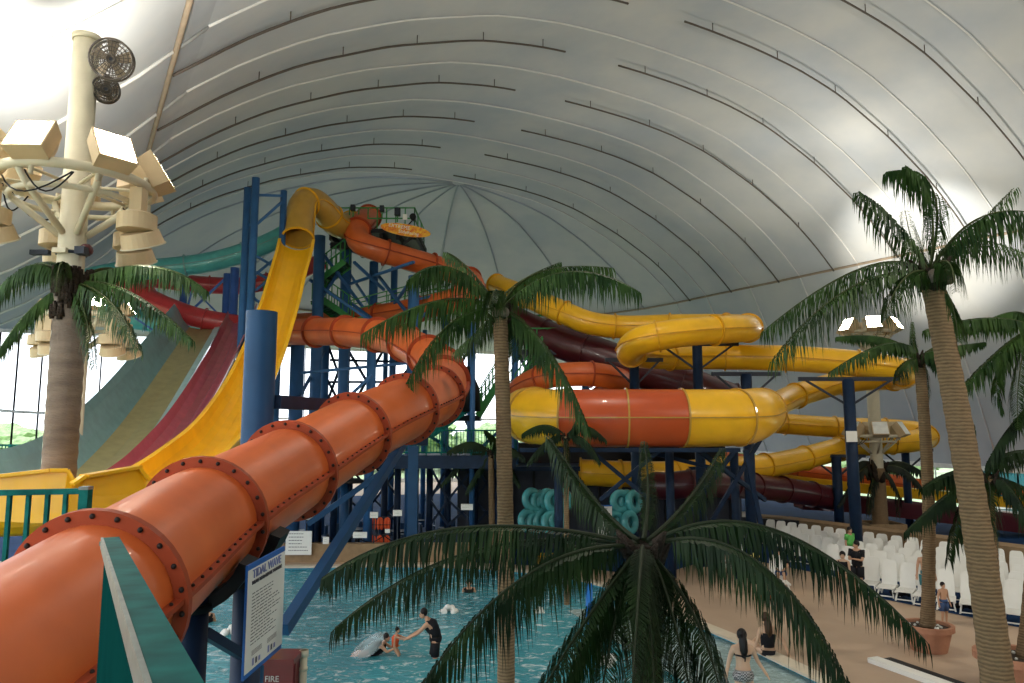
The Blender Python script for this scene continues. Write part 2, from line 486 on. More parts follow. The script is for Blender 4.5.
# ------------------------------------------------------------------ camera
cam = bpy.data.cameras.new('camera'); co = bpy.data.objects.new('camera', cam); COL.objects.link(co)
co.location = (0, 0, CAMZ); co.rotation_euler = (math.pi / 2 + PITCH, 0, 0)
cam.sensor_width = 36; cam.lens = F / 1024 * 36; cam.clip_start = .05; cam.clip_end = 600
SC.camera = co

# ------------------------------------------------------------------ shell
CL = 23.0; A0 = 46.5; RS = 20.5; RO = 27.0; ABACK = -14.0
PROF = [(0, 17.75), (3, 17.7), (6, 17.45), (9, 16.9), (13, 15.5), (16.5, 13.8), (19, 12.1), (20.5, 10.8)]
def hprof(d):
    d = abs(d)
    for (a, ha), (b, hb) in zip(PROF, PROF[1:]):
        if d <= b:
            t = (d - a) / (b - a); return ha + (hb - ha) * t
    return PROF[-1][1]
DLS = [0, .5] + list(range(1, 21)) + [20.5]
# smooth profile by quadratic smoothing
def hs(d):
    return (hprof(d) * 2 + hprof(abs(d) - .8) + hprof(min(20.5, abs(d) + .8))) / 4 if abs(d) < 19.6 else hprof(d)
def wtop(phi):
    """window head height over camera by apse angle (deg; -90 left side, 90 right side)"""
    T = [(-90, 5.2), (-34, 8.1), (36, 8.3), (58, 5.2), (66, 2), (82, -.7), (90, -1.8)]
    if phi <= -90: return 5.2
    if phi >= 90: return -3.4
    for (a, ha), (b, hb) in zip(T, T[1:]):
        if phi <= b: return ha + (hb - ha) * (phi - a) / (b - a)
    return -3.4

RIBA = [44.5 - 4.5 * k for k in range(13)]
def scal(a):
    return .10 * abs(math.sin(math.pi * (a - 44.5 + 1.7) / 4.5))
mb = MB()
NA = []
a = ABACK
while a < A0: NA.append(a); a += .75
NA.append(A0)
cross = [-d for d in reversed(DLS[1:])] + DLS
rows = []
for a in NA:
    rows.append([AL(a, CL + d, CAMZ + hs(d) + scal(a) * (1 - (abs(d) / 20.5) ** 4)) for d in cross])
vs = [q for r_ in rows for q in r_]; k = len(cross)
mb.add(vs, [(i * k + j, i * k + j + 1, (i + 1) * k + j + 1, (i + 1) * k + j) for i in range(len(rows) - 1) for j in range(k - 1)], M['fabric'], True)
# apse: quarter round
NPH = 60
vs = []
phis = [-90 + 180 * i / NPH for i in range(NPH + 1)]
def scalp(p): return .16 * abs(math.sin(math.radians(p) * 9))
for p in phis:
    pr = math.radians(p)
    for d in DLS:
        vs.append(AL(A0 + d * math.cos(pr), CL + d * math.sin(pr), CAMZ + hs(d) + scalp(p) * min(1, d / 6) * (1 - (d / 20.5) ** 4)))
k = len(DLS)
mb.add(vs, [(i * k + j, i * k + j + 1, (i + 1) * k + j + 1, (i + 1) * k + j) for i in range(NPH) for j in range(k - 1)], M['fabric'], True)
# skirt between spring line and window heads
def plan(s):
    """s<0: left straight, 0..180 apse, >180 right straight; returns inner, outer, phi"""
    if s[0] == 'L': return AL(s[1], CL - RS, 0), AL(s[1], CL - RO, 0), -90
    if s[0] == 'R': return AL(s[1], CL + RS, 0), AL(s[1], CL + RO, 0), 91
    p = math.radians(s[1]); return AL(A0 + RS * math.cos(p), CL + RS * math.sin(p), 0), AL(A0 + RO * math.cos(p), CL + RO * math.sin(p), 0), s[1]
ring = [('L', a) for a in NA[:-1]] + [('P', p) for p in phis] + [('R', a) for a in reversed(NA[:-1])]
vs = []
for s in ring:
    i_, o_, ph = plan(s)
    zt = CAMZ + wtop(ph if s[0] == 'P' else (-90 if s[0] == 'L' else 91))
    if s[0] == 'R': zt = CAMZ + max(-2.5, -1.8 - (A0 - s[1]) * .03)
    for t in (0, .25, .5, .75, 1):
        q = i_.lerp(o_, t); z = (CAMZ + 10.8) * (1 - t) + zt * t - .6 * math.sin(math.pi * t) * (1 if zt > 8 else -1)
        vs.append(V((q.x, q.y, z)))
mb.add(vs, [(i * 5 + j, i * 5 + j + 1, (i + 1) * 5 + j + 1, (i + 1) * 5 + j) for i in range(len(ring) - 1) for j in range(4)], M['fabric'], True)
struct(mb.build('ceiling', M['fabric']))

# back wall closing the vault behind the camera
mb = MB()
bk = [AL(ABACK, CL + d, CAMZ + hs(d)) for d in cross]
bk = [AL(ABACK, CL - RO, CAMZ + 5.2)] + bk + [AL(ABACK, CL + RO, CAMZ - 2.5)]
n = len(bk); lo = [V((q.x, q.y, -.2)) for q in bk]
mb.add(bk + lo, [(i, i + 1, n + i + 1, n + i) for i in range(n - 1)], M['wallgrey'])
struct(mb.build('wall_back', M['wallgrey']))

tn = [0]
def trim(mb, m=None):
    tn[0] += 1; return struct(mb.build('trim_%d' % tn[0], m))
# conduits hanging under the fabric, each side of the ridge
for i, a in enumerate(RIBA[:-1]):
    for sd in (-1, 1):
        mb = MB(); ds = [2.2 if sd < 0 else 1.0]
        x0 = -4.5 if sd < 0 else -1.4
        dd = [x0 + (sd * 20.4 - x0) * j / 26 for j in range(27)]
        pts = [AL(a, CL + d, CAMZ + hs(d) - .30) for d in dd]
        if sd < 0: pts.append(AL(a, 1.85, CAMZ + 9.95))
        mb.tube(pts, .045, M['pipe'], 6)
        for j in range(2, 26, 5): mb.tube([pts[j], pts[j] + V((0, 0, .42))], .022, M['pipe'], 5)
        trim(mb)
# welded seams on the fabric
for a in [q - 1.7 for q in RIBA[:-1]] + [A0 - .2]:
    mb = MB(); mb.tube([AL(a, CL + d, CAMZ + hs(d) - .03) for d in cross], .042, M['seam'], 6)
    for sd in (-1, 1):
        zt = CAMZ + (5.2 if sd < 0 else max(-2.5, -1.8 - (A0 - a) * .03))
        pts = []
        for t in [0, .25, .5, .75, 1]:
            pts.append(AL(a, CL + sd * (RS + (RO - RS) * t), (CAMZ + 10.8) * (1 - t) + zt * t - .6 * math.sin(math.pi * t) * (1 if zt > 8 else -1) - .05))
        mb.tube(pts, .05, M['seam'], 6)
    trim(mb)
for p in range(-80, 81, 20):
    pr = math.radians(p); mb = MB()
    mb.tube([AL(A0 + d * math.cos(pr), CL + d * math.sin(pr), CAMZ + hs(d) - .02) for d in DLS[1:]], .07, M['seamgrey'], 6)
    trim(mb)
# spring line cable and bright edge
mb = MB()
sp = [AL(A0 + RS * math.cos(math.radians(p)), CL + RS * math.sin(math.radians(p)), CAMZ + 10.72) for p in phis[24::3]] + [AL(a, CL + RS, CAMZ + 10.72) for a in reversed(NA[::4])]
mb.tube(sp, .085, M['pipelight'], 8); trim(mb)
mb = MB()
sp2 = [q + V((0, 0, .28)) + (q - AL(A0, CL, q.z)).normalized() * .0 for q in sp]
mb.tube(sp2, .05, M['pipe'], 6); trim(mb)
# brown pipe run along the left spring line
mb = MB(); mb.tube([AL(a, 1.75, CAMZ + 9.85) for a in range(-10, 50, 3)], .075, M['pipelight'], 8); trim(mb)

# window wall
wn = [0]
def bay(p, q, zt0, zt1, nb=2):
    wn[0] += 1
    mb = MB(); z0 = .0
    sill = .55
    p = V((p.x, p.y, 0)); q = V((q.x, q.y, 0))
    for s_ in range(nb + 1):
        t = s_ / nb; c = p.lerp(q, t); zt = zt0 + (zt1 - zt0) * t
        mb.beam(c + V((0, 0, z0)), c + V((0, 0, zt)), .08, .08, M['frame'])
    mb.beam(p + V((0, 0, zt0)), q + V((0, 0, zt1)), .22, .3, M['frame'])
    mb.beam(p + V((0, 0, sill / 2)), q + V((0, 0, sill / 2)), .25, sill, M['frame'])
    if min(zt0, zt1) > 7.4: mb.beam(p + V((0, 0, 6.6)), q + V((0, 0, 6.6)), .1, .16, M['frame'])
    if min(zt0, zt1) > 4: mb.beam(p + V((0, 0, 3.2)), q + V((0, 0, 3.2)), .08, .08, M['frame'])
    w = struct(mb.build('window_%d' % wn[0], M['frame']))
    g = MB(); g.add([p + V((0, 0, sill)), q + V((0, 0, sill)), q + V((0, 0, zt1)), p + V((0, 0, zt0))], [(0, 1, 2, 3)], M['glass'])
    g.build('pane', M['glass'], w)
for a in range(0, 5):
    a0 = ABACK + a * 12.1; a1 = a0 + 12.1
    bay(AL(a0, CL - RO, 0), AL(a1, CL - RO, 0), CAMZ + 5.2, CAMZ + 5.2, 4)
for i in range(0, 24):
    p0 = -90 + i * 7.5; p1 = p0 + 7.5
    f = lambda p: AL(A0 + RO * math.cos(math.radians(p)), CL + RO * math.sin(math.radians(p)), 0)
    bay(f(p0), f(p1), CAMZ + wtop(p0), CAMZ + wtop(p1) if p1 < 90 else CAMZ - 1.8, 1)
for a in range(0, 8):
    a1 = A0 - a * 7.56; a0 = a1 - 7.56
    g_ = lambda q: CAMZ + max(-2.5, -1.8 - (A0 - q) * .03)
    bay(AL(a1, CL + RO, 0), AL(a0, CL + RO, 0), g_(a1), g_(a0), 3)

# ------------------------------------------------------------------ floor, pool
POOL = [(-15, 29.6), (-9, 30.1), (-3, 30.2), (1.5, 28.6), (4.0, 25.2), (5.0, 22.0), (5.9, 19.6), (6.5, 17.6), (7.2, 15.2), (8.4, 11), (9, 5), (9, -6), (-15, -6)]
def smooth_loop(pts):
    return pts
outer = [AL(ABACK, CL - RO, 0)] + [AL(A0, CL - RO, 0)] + [AL(A0 + RO * math.cos(math.radians(p)), CL + RO * math.sin(math.radians(p)), 0) for p in range(-80, 81, 10)] + [AL(A0, CL + RO, 0), AL(ABACK, CL + RO, 0)]
outer = [q + (q - V((15, 25, 0))).normalized() * .3 for q in outer]
bm = bmesh.new()
def loop_edges(pts, z):
    vv = [bm.verts.new((q[0], q[1], z)) for q in pts]
    return [bm.edges.new((vv[i], vv[(i + 1) % len(vv)])) for i in range(len(vv))]
pool_s = catmull([V((x, y, 0)) for x, y in POOL[:10]], None, .6) + [V((9, 5, 0)), V((9, -6, 0)), V((-15, -6, 0))]
DZ = .14
es = loop_edges(outer, DZ) + loop_edges(pool_s, DZ)
bmesh.ops.triangle_fill(bm, use_beauty=True, use_dissolve=False, edges=es)
me = bpy.data.meshes.new('floor'); bm.to_mesh(me); bm.free(); me.materials.append(M['deck'])
for pl in me.polygons:
    if pl.normal.z < 0: pl.flip()
fo = bpy.data.objects.new('floor', me); COL.objects.link(fo); struct(fo)
# basin
mb = MB(); n = len(pool_s)
mb.add([V((q.x, q.y, DZ)) for q in pool_s] + [V((q.x, q.y, -1.2)) for q in pool_s], [(i, (i + 1) % n, n + (i + 1) % n, n + i) for i in range(n)] + [tuple(range(n, 2 * n))], M['polelight'])
struct(mb.build('pool_basin', M['polelight']))
# pool edging
mb = MB(); pe = pool_s[:-2]
sweep(mb, pe, [(-.05, -.12), (-.05, .02), (.3, .02), (.3, -.02)], M['kerb'], True, False) if False else None
for q0, q1 in zip(pe, pe[1:]):
    mb.beam(V((q0.x, q0.y, DZ + .0)), V((q1.x, q1.y, DZ)), .42, .06, M['kerb'])
trim(mb)
mb = MB(); n = len(pool_s)
mb.add([V((q.x, q.y, 0)) for q in pool_s], [tuple(range(n))], M['water'])
w = tag(mb.build('pool_water', M['water']), 'turquoise rippling pool water filling the wave pool', 'water', kind='stuff')
# shallow shelf along the right shore: paler water just above
mb = MB()
sh = [q for q in pool_s[:-3] if q.x > 4.2 and q.y < 26]
inn = [q + V((-2.6, -1.0, 0)) for q in sh]; k = len(sh)
mb.add([V((q.x - .05, q.y, .006)) for q in sh] + [V((q.x, q.y, .006)) for q in inn], [(i, i + 1, k + i + 1, k + i) for i in range(k - 1)], M['shallow'])
tag(mb.build('shallow_water', M['shallow']), 'pale shallow water along the beach edge of the pool', 'water', kind='stuff')
# dark blue floor under the loungers; the far sheet also holds that area's shade
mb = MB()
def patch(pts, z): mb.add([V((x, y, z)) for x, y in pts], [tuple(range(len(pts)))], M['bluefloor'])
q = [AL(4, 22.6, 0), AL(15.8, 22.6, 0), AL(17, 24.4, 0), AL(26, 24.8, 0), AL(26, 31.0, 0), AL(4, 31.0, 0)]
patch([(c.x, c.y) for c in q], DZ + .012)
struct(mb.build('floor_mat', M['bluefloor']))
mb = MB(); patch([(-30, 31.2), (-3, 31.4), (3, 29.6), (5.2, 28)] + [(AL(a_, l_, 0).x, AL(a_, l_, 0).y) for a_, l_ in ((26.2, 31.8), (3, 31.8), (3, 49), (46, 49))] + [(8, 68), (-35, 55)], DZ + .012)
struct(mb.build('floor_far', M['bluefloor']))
# low tan wall behind loungers
mb = MB()
lw = [AL(3, 31.3, 0), AL(26, 31.3, 0), AL(30, 30.2, 0)]
for p_, q_ in zip(lw, lw[1:]): mb.beam(V((p_.x, p_.y, .62)), V((q_.x, q_.y, .62)), 1.0, 1.0, M['planter'])
struct(mb.build('wall_planter', M['planter']))
mb = MB(); mb.beam(V((-15, 31.1, .5)), V((-1.5, 31.3, .5)), .4, .75, M['planter']); struct(mb.build('wall_poolside', M['planter']))
# lap pool corner in the lower right
mb = MB(); e0 = P(872, 648, 18); e0.z = DZ
ea = V((e0.x, e0.y, DZ + .04)); eb = V((ea.x + 1.9, ea.y - 5, DZ + .04)); ec = V((ea.x + 6, ea.y - 4.0, DZ + .04))
mb.beam(ea, eb, .30, .14, M['white'])
mb.beam(ea + V((.32, .0, .0)), eb + V((.32, 0, .0)), .28, .10, M['black'])
tag(mb.build('drain_kerb', M['white']), 'white and black kerb strip on the tan deck near the terracotta pot', 'kerb')

# outside ground
mb = MB(); mb.add([V((-300, -100, -.4)), V((300, -100, -.4)), V((300, 400, -.4)), V((-300, 400, -.4))], [(0, 1, 2, 3)], M['outground'])
struct(mb.build('ground_outside', M['outground']))

# ------------------------------------------------------------------ palms
def bez(b, v, t, n=16):
    c = v * 2 - (b + t) / 2
    return [b * (1 - s) ** 2 + c * 2 * s * (1 - s) + t * s * s for s in [i / n for i in range(n + 1)]]
def frond(parent, base, via, tip, ll, nleaf, m, droop=.85, w=.035, rr=.02):
    mb = MB(); path = bez(base, via, tip, 20); S = arclen(path); tot = S[-1]
    mb.tube(path, [rr * (1 - .8 * i / 20) for i in range(21)], M['rachisshade'] if m == M['leafshade'] else M['rachis'], 5)
    for i in range(nleaf):
        s = .10 + .90 * (i + random.random() * .5) / nleaf
        x = s * 20; k = min(19, int(x)); q = path[k].lerp(path[k + 1], x - k)
        t = (path[k + 1] - path[k]).normalized()
        side = t.cross(V((0, 0, 1)))
        side = side.normalized() if side.length > .1 else V((1, 0, 0))
        env = min(1, .35 + s * 2.6) * (1 - max(0, s - .72) * 1.9)
        for sd in (-1, 1):
            L_ = ll * env * random.uniform(.68, 1.15)
            if L_ < .02: continue
            o = side * sd
            jit = V((random.uniform(-.09, .09), random.uniform(-.09, .09), 0))
            d0 = (o * random.uniform(.5, .75) + t * .4 + V((0, 0, .12 - .35 * droop))).normalized()
            d1 = (o * .18 + t * .12 + V((0, 0, -droop)) + jit).normalized()
            d2 = (o * .05 + V((0, 0, -1)) + jit).normalized()
            a0 = q; a1 = q + d0 * L_ * .22; a2 = a1 + d1 * L_ * .36; a3 = a2 + d2 * L_ * .42
            th = V((t.x, t.y, 0)); th = th.normalized() if th.length > .2 else side.cross(V((0, 0, 1)))
            wv = (t * .5 + th * .5) * w * .5
            mb.add([a0 - wv * .5, a0 + wv * .5, a1 - wv, a1 + wv, a2 - wv * .85, a2 + wv * .85, a3], [(0, 1, 3, 2), (2, 3, 5, 4), (4, 5, 6)], m, False)
    return mb.build('frond', m, parent)

def trunk_pts(base, top, bow=V((0, 0, 0)), n=26):
    return [base.lerp(top, i / n) + bow * math.sin(math.pi * i / n) for i in range(n + 1)]
def palm(name, label, base, crown, r0, r1, fronds, ll, nleaf, leaf, bow=V((0, 0, 0)), pot=None, w=.035, rr=.02, coconuts=0, tm=None, group=None, shag=True, trunktop=None):
    root = thing(name, label, 'palm tree', base, group)
    tp = trunk_pts(base, trunktop or crown, bow, 60); mb = MB()
    rad = [(r0 + (r1 - r0) * (i / 60) + (.16 * r0 * max(0, 1 - i / 6))) * (1 + (.035 if i % 2 else -.02)) for i in range(61)]
    mb.tube(tp, rad, tm or M['trunk'], 16)
    mb.build('trunk', tm or M['trunk'], root)
    if shag:
        mb = MB()
        for i in range(26):
            a = random.uniform(0, 6.28); rr_ = r1 * random.uniform(.7, 1.2)
            q = crown + V((math.cos(a) * rr_, math.sin(a) * rr_, random.uniform(-1.0, .1) * r1 * 2))
            mb.tube([q, q + V((math.cos(a) * r1 * .8, math.sin(a) * r1 * .8, r1 * random.uniform(.6, 1.6)))], [r1 * .45, r1 * .12], M['fibre'], 5)
        mb.build('crown_fibre', M['fibre'], root)
    for fr_ in fronds:
        b, v, t = fr_[:3]; sc = fr_[3] if len(fr_) > 3 else 1; dr = fr_[4] if len(fr_) > 4 else .85
        frond(root, b, v, t, ll * sc, nleaf, leaf, dr, w, rr)
    for i in range(coconuts):
        a = -1.9 + i * .8
        mb = MB(); mb.ball(crown + V((math.cos(a) * r1 * 1.6, math.sin(a) * r1 * 1.6, -r1 * .7)), r1 * .62, M['trunkpale'], 12, (1, 1, 1.15)); mb.build('coconut', M['trunkpale'], root)
    return root
def fspec(crown_px, Y, lst):
    """lst: (via px, tip px, depth offset of the tip, leaf scale, droop)"""
    c = P(*crown_px, Y); out = []
    for e in lst:
        via, tip, dy = e[:3]
        v = P(via[0], via[1], Y + dy * .5); t = P(tip[0], tip[1], Y + dy)
        b = c + (v - c).normalized() * .06 + V((0, 0, 0))
        out.append((b, v, t) + tuple(e[3:]))
    return c, out
def ground(px, py, z=DZ):
    """floor point seen at a pixel"""
    x = (px - 512) / F; u = (341.5 - py) / F; fy = CP - u * SP; fz = SP + u * CP
    s = (z - CAMZ) / fz; return V((x * s, fy * s, z))

# P2 centre palm in the pool edge
c, fr_ = fspec((500, 309), 14, [((452, 268), (410, 278), -.8), ((468, 268), (446, 252), .9, .6), ((495, 290), (487, 318), -1.0, .9), ((540, 272), (612, 268), .6), ((566, 272), (640, 292), -.9),
    ((440, 300), (362, 334), -.6, 1.05), ((452, 322), (408, 382), -1.0), ((545, 345), (588, 428), -.7, 1.1), ((512, 330), (516, 362), .6, .7), ((480, 330), (455, 352), .9, .7), ((515, 285), (560, 262), 1.2, .8), ((525, 325), (550, 372), .9, .8)])
g = V((P(505, 683, 13.6).x, 14.0, -1.1))
palm('palm_tree', 'tall slender palm rising from the pool in the middle of the view', g, c, .165, .135, fr_, .80, 76, M['leaf'], bow=V((.06, 0, 0)), w=.030, rr=.022, coconuts=2)
# P3 near dark palm
c, fr_ = fspec((643, 545), 6.4, [((460, 528), (322, 578), -.3, 1.0, .95), ((470, 552), (335, 628), .5, 1.0, .95), ((520, 580), (400, 720), -.8, 1.15, .9), ((585, 622), (520, 730), -1.2, 1.1, .9),
    ((595, 500), (548, 436), .8, .72, 1.1), ((648, 490), (644, 441), 1.0, .66, 1.3), ((690, 498), (722, 448), .9, .62, 1.2), ((775, 530), (925, 640), -.2, 1.05, .95), ((755, 560), (855, 700), -.9, 1.1, .95),
    ((692, 612), (722, 700), -1.1, 1.0, .9), ((655, 620), (668, 740), -1.3, 1.1, .9), ((618, 610), (598, 720), -.9, 1.1, .9), ((545, 560), (505, 625), 1.4, .9, .9), ((640, 575), (632, 690), -1.7, 1.0, .9), ((668, 600), (696, 720), -1.0, 1.0, .9), ((608, 595), (562, 700), -.4, 1.0, .9), ((648, 590), (655, 700), -1.2, 1.0, .9), ((590, 545), (560, 590), 1.6, .9, .9)])
g = V((c.x + .1, c.y + .1, -1.1))
palm('palm_tree', 'nearest palm, very dark, its crown spreading over the lower middle of the view', g, c, .14, .12, fr_, .50, 120, M['leafshade'], tm=M['fibre'], w=.016, rr=.022)  # trunk in dark fibre colour to match the shaded crown
# P4 big right palm
c, fr_ = fspec((930, 272), 12, [((932, 188), (886, 172), .3, 1.0, 1.0), ((930, 205), (905, 166), .1, .8, 1.0), ((895, 225), (858, 192), -.3, .8), ((862, 268), (762, 332), -.4), ((850, 288), (772, 362), -.9), ((905, 278), (884, 318), -1.0, .9),
    ((948, 262), (956, 292), -1.1, .8), ((990, 214), (1075, 228), -.4, 1.1), ((975, 228), (1014, 188), .8, .7), ((950, 300), (958, 342), -.3, .8), ((968, 240), (1040, 262), .7, 1.0), ((915, 250), (905, 210), .9, .8)])
g = V((P(1003, 683, 11).x, 11.0, DZ))
palm('palm_tree', 'largest palm on the right with a thick ringed leaning trunk', g, c, .235, .165, fr_, .78, 84, M['leaf'], bow=V((.12, 0, 0)), w=.026, rr=.024, coconuts=3)

def pot(label, base, r, h):
    root = thing('plant_pot', label, 'plant pot', base)
    mb = MB(); b = V(base)
    prof = [(r * .72, 0), (r * .95, h * .8), (r * 1.06, h * .8), (r * 1.06, h), (r * .9, h), (r * .88, h * .86)]
    n = 28; vs = []
    for rr_, z in prof:
        for j in range(n): a = 2 * math.pi * j / n; vs.append(b + V((rr_ * math.cos(a), rr_ * math.sin(a), z)))
    mb.add(vs, [(i * n + j, i * n + (j + 1) % n, (i + 1) * n + (j + 1) % n, (i + 1) * n + j) for i in range(len(prof) - 1) for j in range(n)], M['terracotta'], False)
    mb.build('pot_body', M['terracotta'], root)
    mb = MB(); mb.tube([b + V((0, 0, h * .8)), b + V((0, 0, h * .88))], r * .88, M['soil'], 20)
    mb.build('soil', M['soil'], root)
    mb = MB()
    for i in range(18):
        a = random.uniform(0, 6.28); q = r * .8 * math.sqrt(random.random()); mb.ball(b + V((q * math.cos(a), q * math.sin(a), h * .9)), .035, M['white'], 6)
    mb.build('pebbles', M['white'], root)['kind'] = 'stuff'
# P5
c, fr_ = fspec((919, 358), 17.5, [((888, 343), (830, 372), -.6), ((885, 338), (836, 337), .5, .7), ((914, 345), (912, 322), .3, .5), ((906, 362), (896, 376), -1.0, .9), ((942, 345), (962, 352), .4, .8), ((945, 372), (955, 416), -.5), ((935, 350), (985, 342), -.4, .8), ((925, 375), (926, 400), .9, .7)])
g5 = ground(929, 650); g5 = V((g5.x, g5.y, DZ))
c5 = V((c.x, c.y, c.z))
pot('round terracotta pot on the tan deck holding the mid-right palm', g5, .56, .62)
palm('palm_tree', 'slim palm growing from the terracotta pot beside the shirtless boy', g5 + V((0, 0, .55)), c5, .155, .12, fr_, .55, 64, M['leaf'], bow=V((.12, 0, 0)), w=.05, rr=.02)
# P6 / P7 in the pot at the right edge
gp = ground(1012, 688); gp = V((gp.x + .1, gp.y, DZ))
pot('large terracotta pot at the right edge holding two palm trunks', gp, .72, .7)
c, fr_ = fspec((1034, 326), 15.2, [((985, 318), (925, 330), -.5), ((1000, 350), (952, 398), -.6), ((1000, 368), (1002, 408), -.2, .8), ((1012, 312), (970, 330), .9, .8), ((1060, 310), (1100, 340), .2), ((1020, 370), (1018, 430), -.9, 1.1), ((1040, 300), (1050, 270), .6, .8), ((1060, 350), (1090, 400), -.4)])
palm('palm_tree', 'palm at the right edge with its crown half out of view, right of the two', gp + V((.22, 0, .6)), c, .15, .12, fr_, .6, 70, M['leaf'], bow=V((.15, 0, 0)), w=.05, rr=.02)
c, fr_ = fspec((986, 478), 15.0, [((972, 448), (972, 425), .2, .6), ((958, 470), (922, 488), -.5), ((950, 492), (905, 532), .5), ((1000, 440), (1036, 398), -.5, .9), ((1010, 452), (1056, 455), .5), ((1012, 490), (1040, 545), -.6, 1.1), ((990, 500), (985, 560), -.9), ((965, 500), (948, 560), -.4), ((1008, 480), (1060, 505), .9)])
palm('palm_tree', 'low palm with leaning trunk in front of the blue wall, left of two', gp + V((-.28, .1, .6)), c, .14, .12, fr_, .6, 64, M['leafshade'], w=.05, rr=.02)
# P8, P9, P10 small distant dark palms
def square_planter(label, base, s, h):
    mb = MB(); b = V(base)
    for dx, dy, sx, sy in ((0, -s / 2, s, .1), (0, s / 2, s, .1), (-s / 2, 0, .1, s), (s / 2, 0, .1, s)): mb.box(b + V((dx, dy, h / 2)), (sx, sy, h), M['planter'])
    mb.box(b + V((0, 0, h * .45)), (s - .1, s - .1, h * .8), M['soil'])
    tag(mb.build('square_planter', M['planter'], None, base), label, 'planter')
g8 = V((P(869, 326, 38).x, 38, DZ))
square_planter('square tan planter box under the blackish far palm', g8, 1.7, .75)
c, fr_ = fspec((879, 468), 38, [((862, 470), (838, 506), 0), ((860, 462), (848, 482), .8), ((902, 462), (930, 478), .3), ((905, 470), (930, 500), -.5), ((872, 485), (868, 515), -.7), ((895, 485), (898, 515), -.4), ((881, 460), (870, 462), 1)])
palm('palm_tree', 'blackish far palm in a square planter beneath the right floodlight mast', g8 + V((0, 0, .5)), V((g8.x, g8.y, c.z)), .38, .34, fr_, .75, 40, M['leafblack'], w=.1, rr=.04)
g9 = V((P(566, 520, 24.3).x, 24.3, -1.1))
c, fr_ = fspec((566, 436), 24.3, [((545, 425), (522, 434), 0), ((548, 440), (528, 462), .5), ((585, 426), (606, 440), .3), ((585, 440), (600, 462), -.5), ((566, 452), (562, 478), -.7), ((575, 425), (580, 412), -.4)])
palm('palm_tree', 'small dark palm in front of the banded yellow and orange bowl tube', g9, c, .09, .08, fr_, .5, 44, M['leafshade'], w=.05, rr=.03)
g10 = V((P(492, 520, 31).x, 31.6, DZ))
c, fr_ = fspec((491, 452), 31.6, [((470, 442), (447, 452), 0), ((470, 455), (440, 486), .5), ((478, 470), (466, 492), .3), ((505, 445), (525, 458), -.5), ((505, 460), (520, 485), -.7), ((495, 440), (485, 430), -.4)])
palm('palm_tree', 'small dark palm beside the far deck railing, left of the two', g10, c, .13, .12, fr_, .6, 40, M['leafshade'], w=.08, rr=.03)

# ------------------------------------------------------------------ P1: palm wrapped round the left floodlight mast
YM = 12.0
cm = P(72, 288, YM); bm_ = V((cm.x, YM, DZ))
_, fr_ = fspec((72, 282), YM, [((148, 266), (206, 290), -.3), ((130, 292), (192, 340), -.8), ((108, 300), (140, 350), -1.3), ((86, 318), (94, 368), -.9, .8), ((30, 266), (-12, 308), .2), ((28, 312), (-8, 362), -.5), ((62, 262), (56, 292), -1.2, .7), ((50, 262), (20, 275), 1), ((105, 268), (130, 275), 1.2)])
fr_ = [(f_[0],) + tuple(f_[1:]) for f_ in fr_]
palm('palm_tree', 'fake palm with brown wrapped trunk around the left floodlight mast', V((cm.x, YM, DZ)), cm, .25, .25, fr_, .5, 84, M['leaf'], w=.034, rr=.022, tm=M['trunkpale'], shag=False)
mb = MB()
for i in range(150):
    a = random.uniform(0, 6.28); z_ = -random.random() ** 1.8 * .75 + .12; q = cm + V((math.cos(a) * .25, math.sin(a) * .25, z_)); mb.tube([q, q + V((math.cos(a) * .03, math.sin(a) * .03, .22))], [.05, .025], M['fibre'], 5)
mb.build('crown_fibre', M['fibre'], [o for o in COL.objects if o.get('label', '').startswith('fake palm')][0])

def text_mesh(mb, s, origin, right, up, size, m, align='CENTER'):
    cu = bpy.data.curves.new('t', 'FONT'); cu.body = s; cu.size = size; cu.align_x = align; cu.extrude = .004; cu.resolution_u = 3
    o = bpy.data.objects.new('t', cu); COL.objects.link(o)
    dg = bpy.context.evaluated_depsgraph_get(); dg.update()
    me = bpy.data.meshes.new_from_object(o.evaluated_get(dg))
    nrm = right.cross(up)
    vs = [origin + right * v.co.x + up * v.co.y + nrm * (v.co.z + .004) for v in me.vertices]
    mb.add(vs, [tuple(p.vertices) for p in me.polygons], m)
    bpy.data.objects.remove(o); bpy.data.curves.remove(cu); bpy.data.meshes.remove(me)

def floodlight(parent, c, aim, s=.34, lit=True):
    """box floodlight on a short yoke, lens facing aim"""
    aim = V(aim).normalized(); side = aim.cross(V((0, 0, 1))).normalized() if abs(aim.z) < .99 else V((1, 0, 0)); up = side.cross(aim)
    R = Matrix((side, aim, up)).transposed()
    mb = MB(); h = []
    # tapered housing
    for t, k in ((-.5, .55), (-.1, .95), (.5, 1.05)):
        for x, y in ((-1, -1), (1, -1), (1, 1), (-1, 1)): h.append(V(c) + R @ V((x * s * k * .5, t * s * .8, y * s * k * .5)))
    mb.add(h, [(0, 1, 2, 3), (11, 10, 9, 8)] + [(i * 4 + j, (i + 1) * 4 + j, (i + 1) * 4 + (j + 1) % 4, i * 4 + (j + 1) % 4) for i in range(2) for j in range(4)], M['creamdk'])
    fl = mb.build('floodlight', M['creamdk'], parent)
    mb = MB(); cc = V(c) + aim * s * .405
    mb.add([cc + side * x * s * .47 + up * y * s * .47 for x, y in ((-1, -1), (1, -1), (1, 1), (-1, 1))], [(0, 1, 2, 3)], M['lens'] if lit else M['frame'])
    mb.build('lens', M['lens'] if lit else M['frame'], fl)
    return fl
